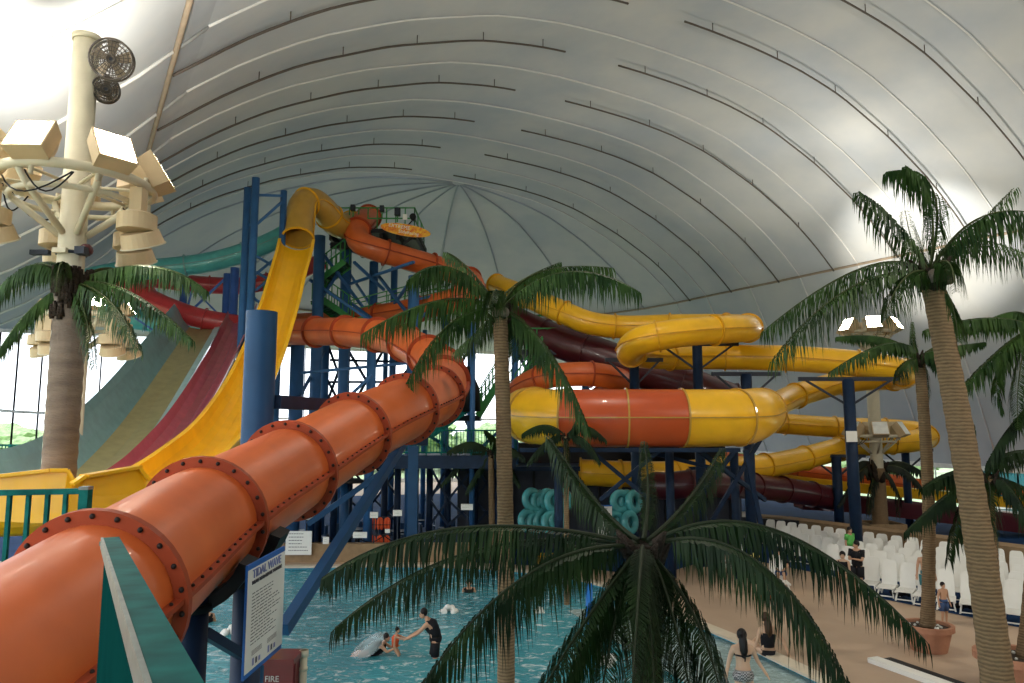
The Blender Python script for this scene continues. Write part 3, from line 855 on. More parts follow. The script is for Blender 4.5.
def drum(parent, c, r=.2):
    c = V(c); x = random.uniform(-.3, .3); tilt = Matrix.Rotation(.45, 3, V((math.cos(x), math.sin(x), 0)))
    mb = MB(); mb.box(c + V((0, 0, .36)), (.2, .2, .5), M['creamdk'])
    mb.tube([c + V((0, 0, .2)), c + V((0, 0, .16)), c + V((0, 0, -.1))], [r * .7, r * .98, r * .98], M['creamdk'], 24, smooth=False)
    a_ = c + V((.05, 0, -.12)); ax = tilt @ V((0, 0, -1)); mb.tube([a_, a_ + ax * .22], [r * .95, r * 1.08], M['creamdk'], 24, smooth=False)
    mb.tube([a_ + ax * .22, a_ + ax * .24], [r * 1.14, r * 1.14], M['cream'], 24, smooth=False)
    return mb.build('floodlight_drum', M['creamdk'], parent)

def mast(label, x, y, z_top, z_ring, ring_r, pr, heads, drums, hs_=.36, ring2=None):
    root = thing('floodlight_mast', label, 'floodlight', (x, y, DZ))
    mb = MB(); mb.tube([V((x, y, DZ)), V((x, y, z_top))], pr, M['cream'], 24); mb.tube([V((x, y, z_top)), V((x, y, z_top + .1))], pr * 1.12, M['cream'], 24)
    mb.build('pole', M['cream'], root)
    for zr in [z_ring] + ([ring2] if ring2 else []):
        mb = MB(); mb.torus(V((x, y, zr)), ring_r, .08, (0, 0, 1), M['cream'], 40, 10); mb.torus(V((x, y, zr - .28)), ring_r * .8, .05, (0, 0, 1), M['cream'], 40, 8)
        mb.build('ring', M['cream'], root)
        for i in range(6):
            a = .3 + i * math.pi / 3; d = V((math.cos(a), math.sin(a), 0)); mb = MB()
            mb.tube([V((x, y, zr - .85)) + d * pr, V((x, y, zr - .28)) + d * ring_r * .8, V((x, y, zr)) + d * ring_r], .055, M['cream'], 8); mb.tube([V((x, y, zr)) + d * pr, V((x, y, zr)) + d * ring_r], .03, M['cream'], 8)
            mb.build('strut', M['cream'], root)
        for i in range(8):
            a = i * math.pi / 4; d = V((math.cos(a), math.sin(a), 0)); mb = MB()
            mb.tube([V((x, y, zr + .14)) + d * ring_r, V((x, y, zr - .2)) + d * ring_r], .035, M['cream'], 8); mb.build('bracket', M['cream'], root)
        for i in range(5):
            mb = MB(); a = random.uniform(0, 6.28); b2 = a + random.uniform(.5, 1.4); rr_ = ring_r * .9
            pts = [V((x + math.cos(a + (b2 - a) * k / 8) * rr_, y + math.sin(a + (b2 - a) * k / 8) * rr_, zr - .08 - .35 * math.sin(math.pi * k / 8))) for k in range(9)]
            mb.tube(pts, .014, M['black'], 5)
            mb.build('cable', M['black'], root)
        lit = zr == z_ring
        for i in range(heads):
            a = .25 + i * 2 * math.pi / heads; d = V((math.cos(a), math.sin(a), 0))
            floodlight(root, V((x, y, zr + .26)) + d * ring_r * .98, d * 1.0 + V((0, 0, .62)), hs_, lit)
    for a in drums:
        d = V((math.cos(a), math.sin(a), 0)); drum(root, V((x, y, z_ring - .72)) + d * ring_r * 1.0, .31)
    return root
mx = P(76, 190, YM)
mast('cream floodlight mast at left with a ring of glaring lamps above the fake palm', mx.x, YM, P(76, 42, YM).z, P(76, 186, YM).z, 1.16, .205, 7, (-.15, 2.3, 3.6, 1.2), .58)
mr = P(869, 326, 38)
mast('cream floodlight mast behind the yellow slides on the right', mr.x, 38, P(869, 320, 38).z, P(869, 333, 38).z, 1.15, .30, 6, (), .72, ring2=P(869, 436, 38).z)
# clamp with red and black cable gear on the left mast
mb = MB(); q = P(72, 254, YM)
mb.torus(V((mx.x, YM, q.z)), .215, .03, (0, 0, 1), M['darksteel'], 24, 6)
mb.box(V((mx.x + .3, YM - .22, q.z)), (.16, .16, .12), M['darksteel']); mb.box(V((mx.x - .45, YM - .1, q.z)), (.3, .1, .08), M['darksteel']); mb.ball(V((mx.x + .3, YM - .1, q.z + .04)), .11, M['maroon'], 10)
mb.box(V((mx.x - .03, YM - .26, q.z)), (.22, .08, .08), M['cream'])
tag(mb.build('cable_clamp', M['darksteel'], None, (mx.x, YM, q.z)), 'dark clamp with cable boxes strapped round the left mast above the palm', 'clamp')
def fan(label, c, r, tilt):
    root = thing('industrial_fan', label, 'fan', c)
    c = V(c); ax = V((tilt[0], tilt[1], tilt[2])).normalized(); x = ax.orthogonal().normalized(); y = ax.cross(x)
    mb = MB()
    for k_ in (-.07, .07):
        for rr_ in (1, .8, .6, .4, .2): mb.torus(c + ax * (k_ * (1.3 - rr_ * .3)), r * rr_, .008 if rr_ < 1 else .018, ax, M['pipe'], 32, 5)
        for i in range(28):
            a = 2 * math.pi * i / 28; d = x * math.cos(a) + y * math.sin(a)
            mb.tube([c + ax * k_ * 1.2 + d * .03, c + ax * k_ + d * r], .006, M['pipe'], 4)
    mb.build('fan_cage', M['pipe'], root)
    mb = MB(); mb.tube([c - ax * .12, c + ax * .08], .07, M['darksteel'], 14); mb.build('motor', M['darksteel'], root)
    for i in range(5):
        a = 2 * math.pi * i / 5; d = x * math.cos(a) + y * math.sin(a); e = ax.cross(d); mb = MB()
        mb.add([c + d * .05 - e * .04, c + d * .05 + e * .04 + ax * .03, c + d * r * .9 + e * r * .32 + ax * .05, c + d * r * .92 - e * r * .22 - ax * .04], [(0, 1, 2, 3)], M['pipelight']); mb.build('blade', M['pipelight'], root)
    mb = MB(); tgt = V((mx.x + .2, YM, c.z)); mb.tube([c - ax * .1, c - ax * .2, tgt], .03, M['darksteel'], 6); mb.build('bracket', M['darksteel'], root)
fan('larger brown cage fan at the top of the left floodlight mast', P(112, 60, YM - .3), .33, (.25, -1, -.25))
fan('smaller brown cage fan just below the larger one on the left mast', P(106, 90, YM + .1), .21, (.5, -1, -.2))
# second, farther mast behind at far left
m2 = P(84, 330, 21)
mast('farther cream floodlight mast glimpsed behind the left palm', m2.x, 21, m2.z + 1.3, m2.z + .35, 1.1, .15, 6, (-.4, .5, 3.4, 4.4), .36)

# ------------------------------------------------------------------ orange slide (foreground to tower)
FLP = [P(98, 600, 5.5), P(203, 522, 7.6), P(289, 471, 9.7), P(352, 434, 11.7), P(405, 409, 13.6), P(434, 396, 15.6)]
opts = [V((-3.0, 1.0, CAMZ - 2.15)), V((-3.1, 3.4, CAMZ - 1.68))] + FLP + [P(443, 384, 17.6), P(441, 369, 20.4), P(422, 352, 23.2), P(388, 337, 26), P(345, 332, 28.5), P(300, 332, 31), P(270, 332, 33),
    P(262, 328, 35.5), P(285, 325, 37.5), P(330, 322, 37.5), P(390, 314, 36), P(440, 304, 34.5), P(462, 297, 33.8), P(473, 287, 34.4), P(465, 277, 35.8), P(440, 268, 36), P(405, 258, 35), P(378, 250, 34.4), P(361, 243, 34.4), P(357, 234, 34.8), P(362, 224, 35.5), P(369, 217, 37)]
tube_slide('tube_slide', 'orange enclosed tube slide running from foreground left up to the tower top', opts, .56, (M['orange'], M['orange_flange']), every=2.4, fl=FLP, bolts=False, n=40, flange_h=.105)
# bolts for the near flanges are added as part of the near flanges
root_o = [o for o in COL.objects if o.name == 'tube_slide'][0]
pth = catmull(opts, None, .22); frp = frames(pth)
bt = MB(); bt.ball((0, 0, 0), .021, M['bolt'], 8); bproto = None; nb_ = 0; rest = MB()
for q in FLP:
    i = min(range(len(pth)), key=lambda k_: (pth[k_] - q).length); t, rr_, u = frp[i]
    for k_ in range(22):
        a = 2 * math.pi * (k_ + .5) / 22; d = rr_ * math.cos(a) + u * math.sin(a)
        for sg in (-1, 1):
            c = pth[i] + d * (.56 + .062) + t * .036 * sg
            if nb_ < 100:
                if bproto is None:
                    bproto = bt.build('bolt', M['bolt'], root_o); bme = bproto.data; o_ = V(root_o['_o']); 
                    for v in bme.vertices: v.co = v.co + o_
                    bo = bproto
                else: bo = bproto.copy(); COL.objects.link(bo)
                bo.location = c - V(root_o['_o']); nb_ += 1
            else: rest.ball(c, .021, M['bolt'], 8)
rest.build('bolts', M['bolt'], root_o)['kind'] = 'stuff'
bb = MB(); S_ = arclen(pth)
for k_ in range(90):
    tt = .4 + k_ * .17
    i = max(j for j in range(len(S_)) if S_[j] <= tt); q = pth[i].lerp(pth[i + 1], (tt - S_[i]) / (S_[i + 1] - S_[i]))
    for sd in (-1, 1): bb.ball(q + frp[i][1] * sd * (.56 + .035) + frp[i][2] * .024, .016, M['bolt'], 6)
bb.build('seam_bolts', M['bolt'], root_o)['kind'] = 'stuff'

def cradle_post(label, q, r, rp=.17, name='support_post', m=None, base=-1.1, offs=V((0, 0, 0))):
    """post under a tube with a saddle"""
    m = m or M['blue']; q = V(q)
    root = thing(name, label, 'support post', (q.x + offs.x, q.y + offs.y, base))
    top = q + V((offs.x, offs.y, -r - .25))
    mb = MB(); mb.tube([V((top.x, top.y, base)), top], rp, m, 20); mb.build('post', m, root)
    mb = MB()
    mb.beam(top + V((-r * .6, 0, -.05)), top + V((r * .6, 0, -.05)), .35, .12, M['black'])
    pts = [q + V((math.cos(a) * (r + .12), 0, math.sin(a) * (r + .12))) for a in [math.pi * (1.15 + .7 * k_ / 8) for k_ in range(9)]]
    mb.tube(pts, .07, M['black'], 6); mb.build('saddle', M['black'], root)
    return root
for lab, px, ty, Y, r_, sq in (('dark blue post under the orange tube, left of the tall rules sign', 194, 598, 7.1, .135, P(194, 560, 7.1)), ('dark blue post directly behind the tall rules sign', 249, 574, 8.0, .15, P(243, 560, 8.0))):
    t_ = P(px, ty, Y); root = thing('support_post', lab, 'support post', (t_.x, Y, -1.1))
    mb = MB(); mb.tube([V((t_.x, Y, -1.1)), t_], r_, M['navy'], 20); mb.tube([t_ - V((0, 0, .12)), t_ - V((0, 0, .05))], r_ * 1.25, M['black'], 20); mb.build('post', M['navy'], root)
    mb = MB(); i = min(range(len(pth)), key=lambda k_: abs(pth[k_].y - Y)); tt, rr_, u = frp[i]
    ar = [math.pi * (1.18 + .7 * k_ / 12) for k_ in range(13)]
    for a_, b_ in zip(ar, ar[1:]):
        da = rr_ * math.cos(a_) + u * math.sin(a_); db = rr_ * math.cos(b_) + u * math.sin(b_); vs = []
        for d_ in (da, db):
            for r0_, w0 in ((.60, -.14), (.60, .14), (.72, .14), (.72, -.14)): vs.append(pth[i] + d_ * r0_ + tt * w0)
        mb.add(vs, [(0, 1, 2, 3), (7, 6, 5, 4), (0, 4, 5, 1), (1, 5, 6, 2), (2, 6, 7, 3), (3, 7, 4, 0)], M['black'])
    mb.beam(t_, pth[i] - u * .66, .14, .14, M['black'])
    mb.build('saddle', M['black'], root)
mb = MB(); mb.beam(P(204, 632, 7.2), P(244, 656, 7.9), .09, .09, M['navy']); tag(mb.build('cross_brace', M['navy']), 'short dark blue brace between the two near blue posts', 'brace')
# tall column beside the slide with open top
cc = P(262, 312, 10.9); root = thing('support_column', 'big blue cylindrical column rising behind the orange tube with an open top', 'column', (cc.x, 10.9, -1.1))
mb = MB(); mb.tube([V((cc.x, 10.9, -1.1)), V((cc.x, 10.9, cc.z))], .225, M['blue'], 32, cap=False); mb.tube([V((cc.x, 10.9, cc.z)), V((cc.x, 10.9, cc.z - .3))], .2, M['navy'], 32); mb.build('shaft', M['blue'], root)
mb = MB(); mb.beam(P(276, 402, 11.0), P(345, 406, 13.4), .16, .2, M['navy']); mb.build('arm', M['navy'], root)
# post 413 with diagonal braces
pp = P(414, 446, 31.8); root = thing('support_post', 'blue square post standing on the far pool deck below the orange tube bend', 'support post', (pp.x, 31.8, DZ))
mb = MB(); mb.beam(V((pp.x, 31.8, DZ)), pp, .42, .42, M['blue']); mb.build('post', M['blue'], root)
mb = MB(); mb.beam(P(405, 456, 31.8), P(308, 524, 31.0), .22, .22, M['blue']); mb.build('brace', M['blue'], root)
root = thing('diagonal_brace', 'long blue diagonal brace crossing in front of the pool under the orange tube', 'brace', P(284, 628, 9))
mb = MB(); mb.beam(P(405, 440, 14.2), P(283, 630, 9.0), .13, .15, M['blue']); mb.build('bar', M['blue'], root)
mb = MB(); mb.beam(P(394, 438, 14.0), P(424, 441, 14.6), .22, .18, M['navy']); mb.build('end_plate', M['navy'], root)
for lab, px, ty in (('blue post with a dark cap on the far pool deck, left of the square post', 345, 482), ('blue post half hidden behind the orange flange near the far pool wall', 292, 506)):
    pp = P(px, ty, 32.2); root = thing('support_post', lab, 'support post', (pp.x, 32.2, DZ))
    mb = MB(); mb.tube([V((pp.x, 32.2, DZ)), pp], .2, M['blue'], 16); mb.build('post', M['blue'], root)
    mb = MB(); mb.tube([pp, pp + V((0, 0, .14))], [1.1, .6], M['black'], 20); mb.build('cap', M['black'], root)
# ------------------------------------------------------------------ yellow slide from tower
yroot, ypath, _ = tube_slide('tube_slide', 'yellow tube slide at the tower top opening into a long yellow chute', [P(352, 224, 36), P(343, 226, 35.2), P(334, 222, 34.4), P(325, 211, 33.6), P(314, 202, 32.8), P(304, 204, 32.2), P(300, 216, 31.8), P(298, 238, 31.2)], .62, (M['ochre'], M['yellow_flange']), every=2.0, n=32)
chp = [P(298, 250, 31.2), P(294, 270, 30.4), P(284, 308, 29), P(271, 348, 27), P(256, 386, 24.6), P(241, 416, 22.4), P(222, 446, 19.8), P(198, 472, 17.2), P(166, 500, 14.6), P(118, 520, 12.6), P(50, 530, 11.4), P(-40, 534, 10.8), P(-150, 536, 10.5)]
flume('', '', chp, [('chute', U(1.35, .6), M['yellow'])], root=yroot)
mb = MB(); path = catmull(chp, None, .25); frq = frames(path)
for sd in (-1, 1): sweep(mb, path, [(sd * .64, .56), (sd * .76, .56), (sd * .76, .61), (sd * .64, .61)], M['yellow'], True, False, frq)
mb.build('lip', M['yellow'], yroot)
# raised side panels of the run-out
def panel(mb, pts, th, m):
    n = len(pts); a = V(pts[1]) - V(pts[0]); b = V(pts[2]) - V(pts[0]); nn = a.cross(b).normalized() * th
    mb.add([V(q) for q in pts] + [V(q) + nn for q in pts], [tuple(range(n)), tuple(range(2 * n - 1, n - 1, -1))] + [(i, (i + 1) % n, n + (i + 1) % n, n + i) for i in range(n)], m)
for lab, pts in (('side_panel', [P(-40, 520, 9.4), P(-40, 480, 9.4), P(50, 470, 9.8), P(68, 470, 9.9), P(76, 484, 9.95), P(60, 524, 9.8)]),
                 ('side_panel', [P(66, 532, 9.3), P(72, 484, 9.6), P(84, 476, 9.7), P(138, 467, 10.6), P(148, 480, 10.7), P(150, 500, 10.7), P(92, 514, 9.7)])):
    mb = MB(); panel(mb, pts, .07, M['yellow'])
    for (a_, b_) in zip(pts[1:], pts[2:-1]): mb.beam(a_, b_, .16, .04, M['yellow'])
    mb.build(lab, M['yellow'], yroot)

# ------------------------------------------------------------------ left racing flumes
lp = [P(202, 328, 33.5), P(196, 338, 32), P(186, 354, 30.2), P(172, 376, 28), P(154, 404, 25.6), P(134, 432, 23.2), P(112, 458, 21), P(88, 482, 18.8), P(54, 500, 16.5), P(0, 510, 14.5)]
flume('water_flume', 'wide grey-teal and olive open flume curving down at far left', lp,
      [('outer_bank', [(1.15, 1.1), (1.0, .85), (.75, .32), (.55, .02)], M['teal_grey']),
       ('olive_lane', [(.55, .02), (.05, -.06), (-.5, .02)], M['olive']), ('pale_edge', [(-.5, .02), (-.58, .14), (-.82, .18), (-.88, .34)], M['pale_teal'])])
rp = [P(242, 320, 34), P(238, 331, 32.6), P(231, 348, 31), P(219, 372, 28.6), P(204, 400, 26), P(187, 428, 23.4), P(167, 454, 21), P(145, 478, 18.8), P(114, 500, 16.6), P(70, 515, 14.5)]
flume('water_flume', 'rose red open flume beside the olive one, curving down behind the yellow chute', rp,
      [('left_lane', [(.62, .42), (.5, .15), (.3, 0), (.05, 0), (-.08, .16), (-.12, .16)], M['rose']), ('right_wall', [(-.12, .16), (-.3, .1), (-.48, .3), (-.6, .8), (-.68, .84)], M['rose'])])
# teal tube and red tube above
tube_slide('tube_slide', 'light teal tube slide curving below the dome at upper left', [P(300, 224, 38), P(275, 240, 37.5), P(240, 254, 37), P(205, 263, 36.5), P(165, 268, 36), P(120, 272, 35), P(80, 282, 34.5), P(72, 298, 34), P(95, 310, 34.4), P(130, 318, 35), P(170, 325, 35.6), P(200, 331, 35.3), P(216, 335, 34.6)], .5, (M['teal'], M['teal_grey']), every=3.0)
tube_slide('tube_slide', 'red tube slide passing beneath the light teal tube at upper left', [P(320, 262, 41), P(290, 275, 40), P(250, 285, 39.5), P(205, 285, 39), P(160, 280, 38), P(125, 278, 37), P(118, 284, 35), P(140, 294, 34), P(165, 306, 33.5), P(195, 317, 33.5), P(225, 323, 33.8), P(262, 328, 34.6)], .46, (M['red'], M['red']), every=3.0)

# ------------------------------------------------------------------ right yellow slides
Ysl = [P(496, 285, 38.5), P(512, 291, 37.4), P(535, 300, 36), P(560, 311, 35), P(590, 323, 34.5), P(625, 327, 34.5), P(670, 326, 34), P(715, 326, 33.2), P(742, 327, 32), P(748, 328, 30.4), P(735, 329, 29.2), P(700, 331, 28.4), P(665, 335, 28), P(640, 341, 28.4), P(630, 350, 29.6), P(640, 355, 31), P(675, 357, 32), P(720, 357, 32.4), P(780, 358, 31.6), P(830, 361, 31), P(875, 366, 30.6), P(900, 371, 31), P(905, 376, 32.4), P(890, 378, 34), P(855, 380, 35), P(820, 388, 35), P(790, 398, 34), P(768, 408, 32.5), P(740, 414, 31)]
tube_slide('tube_slide', 'upper yellow tube slide winding in loops above the wide bowl tube on the right', Ysl, .55, (M['yellow'], M['yellow_flange']), every=2.6)
bp_ = [P(766, 410, 29.6), P(764, 411, 28.6), P(757, 413, 27.4), P(742, 417, 26.2), P(700, 418, 25.9), P(640, 418, 25.8), P(580, 418, 26.0), P(545, 417, 26.6), P(528, 414, 28), P(532, 417, 30.2), P(570, 419, 31.5), P(630, 420, 32)]
br = [.7, .82, .93, .98, 1.0, 1.0, 1.0, 1.0, 1.0, 1.0, .95, .9]
def bowlmat(ci, n):
    return [M['orange_deep'], M['yellow'], M['yellow'], M['orange_deep'], M['orange_deep'], M['yellow'], M['yellow']][min(ci, 6)]
root, _, _ = tube_slide('tube_slide', 'wide banded yellow and orange bowl tube in the middle of the view', bp_, 1, (M['yellow'], M['ochre']), rs=br, fl=[P(762, 411, 28.2), P(735, 417, 26.1), P(680, 418, 25.85), P(628, 418, 25.8), P(565, 418, 26.2), P(535, 416, 27.2)], seg_m=bowlmat, every=2.6, flange_h=.05)
Yb = [P(690, 418, 41), P(760, 422, 42), P(830, 427, 42), P(885, 429, 42), P(918, 432, 41.6), P(927, 436, 40.8), P(914, 441, 39.9), P(875, 444, 39.7), P(840, 449, 39.3), P(805, 458, 38.2), P(765, 466, 36.8), P(720, 470, 35.5), P(670, 474, 34.2), P(620, 474, 33.6), P(580, 472, 33.6)]
tube_slide('tube_slide', 'lower yellow tube slide looping at right below the banded bowl tube', Yb, .58, (M['yellow'], M['yellow_flange']), every=2.8)
# orange tube behind bowl, maroon descending
tube_slide('tube_slide', 'short orange tube curving above the banded bowl tube behind the centre palm', [P(514, 396, 34), P(524, 386, 33), P(545, 377, 32), P(580, 374, 31.5), P(605, 376, 31.8), P(622, 382, 33), P(622, 392, 35), P(600, 398, 37)], .52, (M['orange'], M['orange_flange']), every=2.2)
tube_slide('tube_slide', 'dark maroon tube descending behind the upper yellow slide', [P(505, 318, 38), P(540, 335, 37), P(590, 352, 36), P(640, 370, 35.4), P(700, 390, 35), P(760, 412, 35)], .85, (M['maroon'], M['maroon']), every=2.4)
tube_slide('tube_slide', 'low maroon tube slide ending in a dark round mouth behind the loungers', [P(640, 484, 34), P(668, 486, 33), P(690, 484, 32.6), P(720, 484, 33.4), P(760, 487, 36), P(800, 492, 38), P(829, 498, 39)], .6, (M['maroon'], M['maroon']), every=2.4)
tube_slide('tube_slide', 'low orange tube slide far right beneath the lower yellow loop', [P(700, 452, 44), P(740, 462, 44.5), P(790, 470, 45), P(830, 475, 45), P(870, 479, 45), P(905, 485, 45)], .5, (M['orange'], M['orange_flange']), every=3)
w_ = 1.0
flume('run_out_trough', 'long yellow run-out trough crossing behind the far planter wall', [P(620, 466, 40), P(700, 472, 42), P(790, 484, 43.6), P(860, 492, 43.8), P(940, 500, 43.4), P(1060, 511, 42.4)], [('trough', [(-.6, .5), (-.5, 0), (.5, 0), (.6, .5)], M['yellow'])])
flume('run_out_trough', 'long orange run-out trough just above the yellow one at far right', [P(780, 474, 46.5), P(860, 482, 46.2), P(940, 489, 45.6), P(1060, 498, 44.6)], [('trough', [(-.6, .5), (-.5, 0), (.5, 0), (.6, .5)], M['orange'])])
flume('run_out_trough', 'dark maroon run-out trough behind the far palm planter', [P(798, 507, 41), P(860, 511, 40.6), P(930, 519, 39.6), P(1070, 537, 38)], [('trough', [(-1.0, .75), (-.9, 0), (.9, 0), (1.0, .75)], M['maroon'])])

# support frames of right slides
def tframe(label, px, topy, Y, arm=1.6, rp=.2, base=DZ, m=None, slope=0):
    m = m or M['navy']; t = P(px, topy, Y)
    root = thing('slide_support', label, 'support post', (t.x, Y, base))
    mb = MB(); mb.tube([V((t.x, Y, base)), t], rp, m, 14); mb.build('post', m, root)
    mb = MB(); mb.beam(t + V((-arm, 0, 0)), t + V((arm, 0, slope)), .12, .16, M['darksteel']); mb.build('arm', M['darksteel'], root)
    for s_ in (-1, 1):
        mb = MB(); mb.beam(t + V((0, 0, -1.1)), t + V((s_ * arm * .9, 0, 0)), .08, .08, M['darksteel']); mb.build('brace', M['darksteel'], root)
tframe('dark blue post under the left bend of the upper yellow slide', 634, 360, 30.5, 1.2)
tframe('dark blue post rising through the middle of the upper yellow loops', 697, 344, 30.2, 1.7)
tframe('dark blue post at the right end of the banded bowl tube', 746, 374, 30.0, 1.4, .22)
tframe('tallest dark blue post on the right, in front of the floodlight mast', 848, 379, 29.8, 2.0, .23)
tframe('short dark blue post under the lower yellow loop, left of the tall one', 836, 456, 38.3, 1.5, .24)
tframe('dark blue post under the far yellow bend beside the floodlight mast', 905, 450, 40.3, 1.5, .2)
for i, (p0, p1, Y) in enumerate([((700, 382), (760, 342), 29.5), ((760, 372), (846, 400), 29.5), ((770, 440), (905, 382), 29.6), ((700, 500), (760, 430), 28.5), ((690, 430), (775, 500), 28.6), ((640, 470), (700, 452), 28.4)]):
    pass
# under-bowl truss
root = thing('bowl_truss', 'dark blue steel truss carrying the banded bowl tube', 'truss', P(640, 500, 26))
for (x0, y0, Y0, x1, y1, Y1) in [(520, 450, 25.5, 740, 450, 25.5), (520, 450, 28, 740, 450, 28), (560, 450, 26, 560, 520, 26), (745, 450, 26.2, 762, 530, 26.2), (735, 450, 26, 675, 530, 26), (660, 450, 26.3, 600, 500, 26.5), (700, 452, 26, 765, 500, 28), (760, 440, 27, 712, 520, 27), (640, 450, 28, 740, 475, 29), (590, 450, 26.4, 650, 500, 26.4)]:
    mb = MB(); mb.beam(P(x0, y0, Y0), P(x1, y1, Y1), .14, .14, M['navy']); mb.build('strut', M['navy'], root)
for x0 in (560, 675, 742):
    q = P(x0, 450, 26.8); mb = MB(); mb.tube([V((q.x, 27.8, DZ)), V((q.x, 27.8, q.z))], .16, M['navy'], 12); mb.build('post', M['navy'], root)

# ------------------------------------------------------------------ tower
tw = thing('slide_tower', 'tall blue steel slide tower with braces behind the orange tube', 'slide tower', P(360, 500, 35))
def colm(px, topy, Y, r=.2, m=None, parent=None, base=DZ):
    m = m or M['bluelit']
    if m == M['blue']: m = M['bluelit']
    q = P(px, topy, Y); mb = MB(); mb.tube([V((q.x, Y, base)), q], r, m or M['blue'], 14); mb.build('column', m or M['blue'], parent or tw); return q
def brace(p0, Y0, p1, Y1, w=.12, m=None, parent=None):
    if not m or m == M['blue']: m = M['bluelit']
    mb = MB(); mb.beam(P(*p0, Y0), P(*p1, Y1), w, w, m or M['blue']); mb.build('brace', m or M['blue'], parent or tw)
cols = [(320, 236, 34.5, .26), (347, 236, 36.3, .26), (374, 262, 37, .22), (414, 276, 33.5, .26), (348, 300, 40, .2), (326, 340, 39, .2), (298, 340, 32.2, .3), (395, 240, 39, .18), (446, 300, 38.5, .2), (473, 322, 33, .12), (515, 330, 36, .16), (540, 320, 39, .18), (585, 330, 38, .2), (372, 330, 32.2, .2), (470, 330, 41, .14), (425, 330, 42, .14), (386, 340, 42, .14)]
for c_ in cols: colm(*c_)
for b_ in [((320, 250), 34.5, (374, 322), 37), ((347, 285), 36.3, (414, 262), 33.5), ((347, 270), 36.3, (374, 310), 37), ((374, 270), 37, (414, 322), 33.5), ((414, 276), 33.5, (380, 325), 37), ((347, 300), 36.3, (414, 350), 33.5), ((320, 286), 34.5, (372, 322), 34),
           ((414, 300), 33.5, (460, 290), 36), ((420, 318), 33.5, (452, 294), 36), ((348, 258), 36.3, (320, 300), 34.5), ((310, 280), 34.5, (347, 305), 36.3), ((330, 244), 37.5, (414, 272), 37.5), ((384, 290), 36, (354, 262), 34),
           ((300, 373), 31.5, (420, 362), 33), ((330, 360), 39, (410, 362), 39), ((330, 382), 39, (410, 382), 39), ((328, 345), 39, (348, 400), 39), ((348, 345), 39, (328, 400), 39), ((325, 375), 39, (348, 420), 39), ((386, 345), 42, (345, 420), 40), ((345, 345), 40, (390, 420), 42),
           ((340, 405), 31.5, (372, 375), 31.5), ((298, 400), 31.5, (325, 350), 39), ((430, 345), 42, (470, 430), 41), ((470, 345), 41, (430, 430), 42), ((420, 430), 33, (500, 480), 38), ((500, 430), 36, (425, 500), 34), ((540, 330), 39, (515, 400), 36), ((515, 345), 36, (540, 400), 39), ((585, 340), 38, (540, 400), 39)]:
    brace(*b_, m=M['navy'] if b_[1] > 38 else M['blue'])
# bracing cells on the lower storeys
for (xa, xb, Y) in ((430, 448, 33.5), (448, 475, 33.5), (475, 498, 34), (350, 375, 37), (375, 400, 37)):
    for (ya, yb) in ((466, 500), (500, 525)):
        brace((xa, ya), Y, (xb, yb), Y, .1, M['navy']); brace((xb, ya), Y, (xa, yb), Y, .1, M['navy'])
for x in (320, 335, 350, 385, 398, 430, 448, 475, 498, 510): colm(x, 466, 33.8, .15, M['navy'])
# top platform
dk = thing('viewing_platform', 'green railed launch platform at the top of the slide tower', 'platform', P(380, 240, 37))
mb = MB(); z = P(380, 236, 36).z
a_ = P(330, 236, 35); b_ = P(414, 238, 35); mb.box(V(((a_.x + b_.x) / 2, 37, z)), (b_.x - a_.x + .3, 4, .2), M['black'])
for k_ in range(6): mb.beam(V((a_.x + k_ * (b_.x - a_.x) / 5, 35.1, z - .25)), V((a_.x + k_ * (b_.x - a_.x) / 5, 39, z - .25)), .15, .35, M['black'])
mb.beam(V((a_.x, 35.2, z - .7)), V((b_.x - 1, 35.2, z - .7)), .2, .3, M['black']); mb.beam(V((b_.x, 35.2, z - .2)), V((b_.x - 1.2, 35.2, z - 1.2)), .15, .15, M['black'])
mb.build('deck', M['black'], dk)
def railing(parent, p0, p1, h=1.05, n=8, m=None, thick=.05, bal=0, name='railing'):
    m = m or M['green']; p0 = V(p0); p1 = V(p1); mb = MB()
    for i in range(n + 1):
        q = p0.lerp(p1, i / n); mb.beam(q, q + V((0, 0, h)), thick, thick, m)
    for z_ in ((h, h * .5) if not bal else (h, .12)): mb.beam(p0 + V((0, 0, z_)), p1 + V((0, 0, z_)), thick * 1.1, thick * 1.1, m)
    for i in range(bal):
        q = p0.lerp(p1, (i + .5) / bal); mb.beam(q + V((0, 0, .1)), q + V((0, 0, h)), thick * .45, thick * .45, m)
    return mb.build(name, m, parent)
railing(dk, V((a_.x, 35.05, z + .1)), V((b_.x, 35.05, z + .1)), 1.05, 9); railing(dk, V((b_.x, 35.05, z + .1)), V((b_.x, 39, z + .1)), 1.05, 3); railing(dk, V((a_.x, 39, z + .1)), V((b_.x, 39, z + .1)), 1.05, 9)
def blackbox(lab, px, py, Y, w, h, m, name='loudspeaker', cat='loudspeaker'):
    q = P(px, py, Y); mb = MB(); mb.box(q, (w, .25, h), m); mb.box(q + V((0, -.14, 0)), (w * .8, .03, h * .85), M['darksteel'] if m == M['black'] else m); mb.tube([q + V((0, -.15, h * .15)), q + V((0, -.17, h * .15))], w * .3, M['darksteel'] if m == M['black'] else m, 12); mb.beam(q + V((0, .05, -h / 2)), q + V((0, .05, -h / 2 - .3)), .05, .05, M['green'])
    tag(mb.build(name, m, None, q), lab, cat)
blackbox('black loudspeaker on the platform rail, leftmost of three', 353, 208, 34.9, .2, .28, M['black'])
blackbox('black loudspeaker on the platform rail, middle of three', 382, 209, 34.9, .2, .3, M['black'])
blackbox('black loudspeaker on the platform rail above the flame sign, rightmost of three', 397.5, 212, 34.9, .26, .38, M['black'])
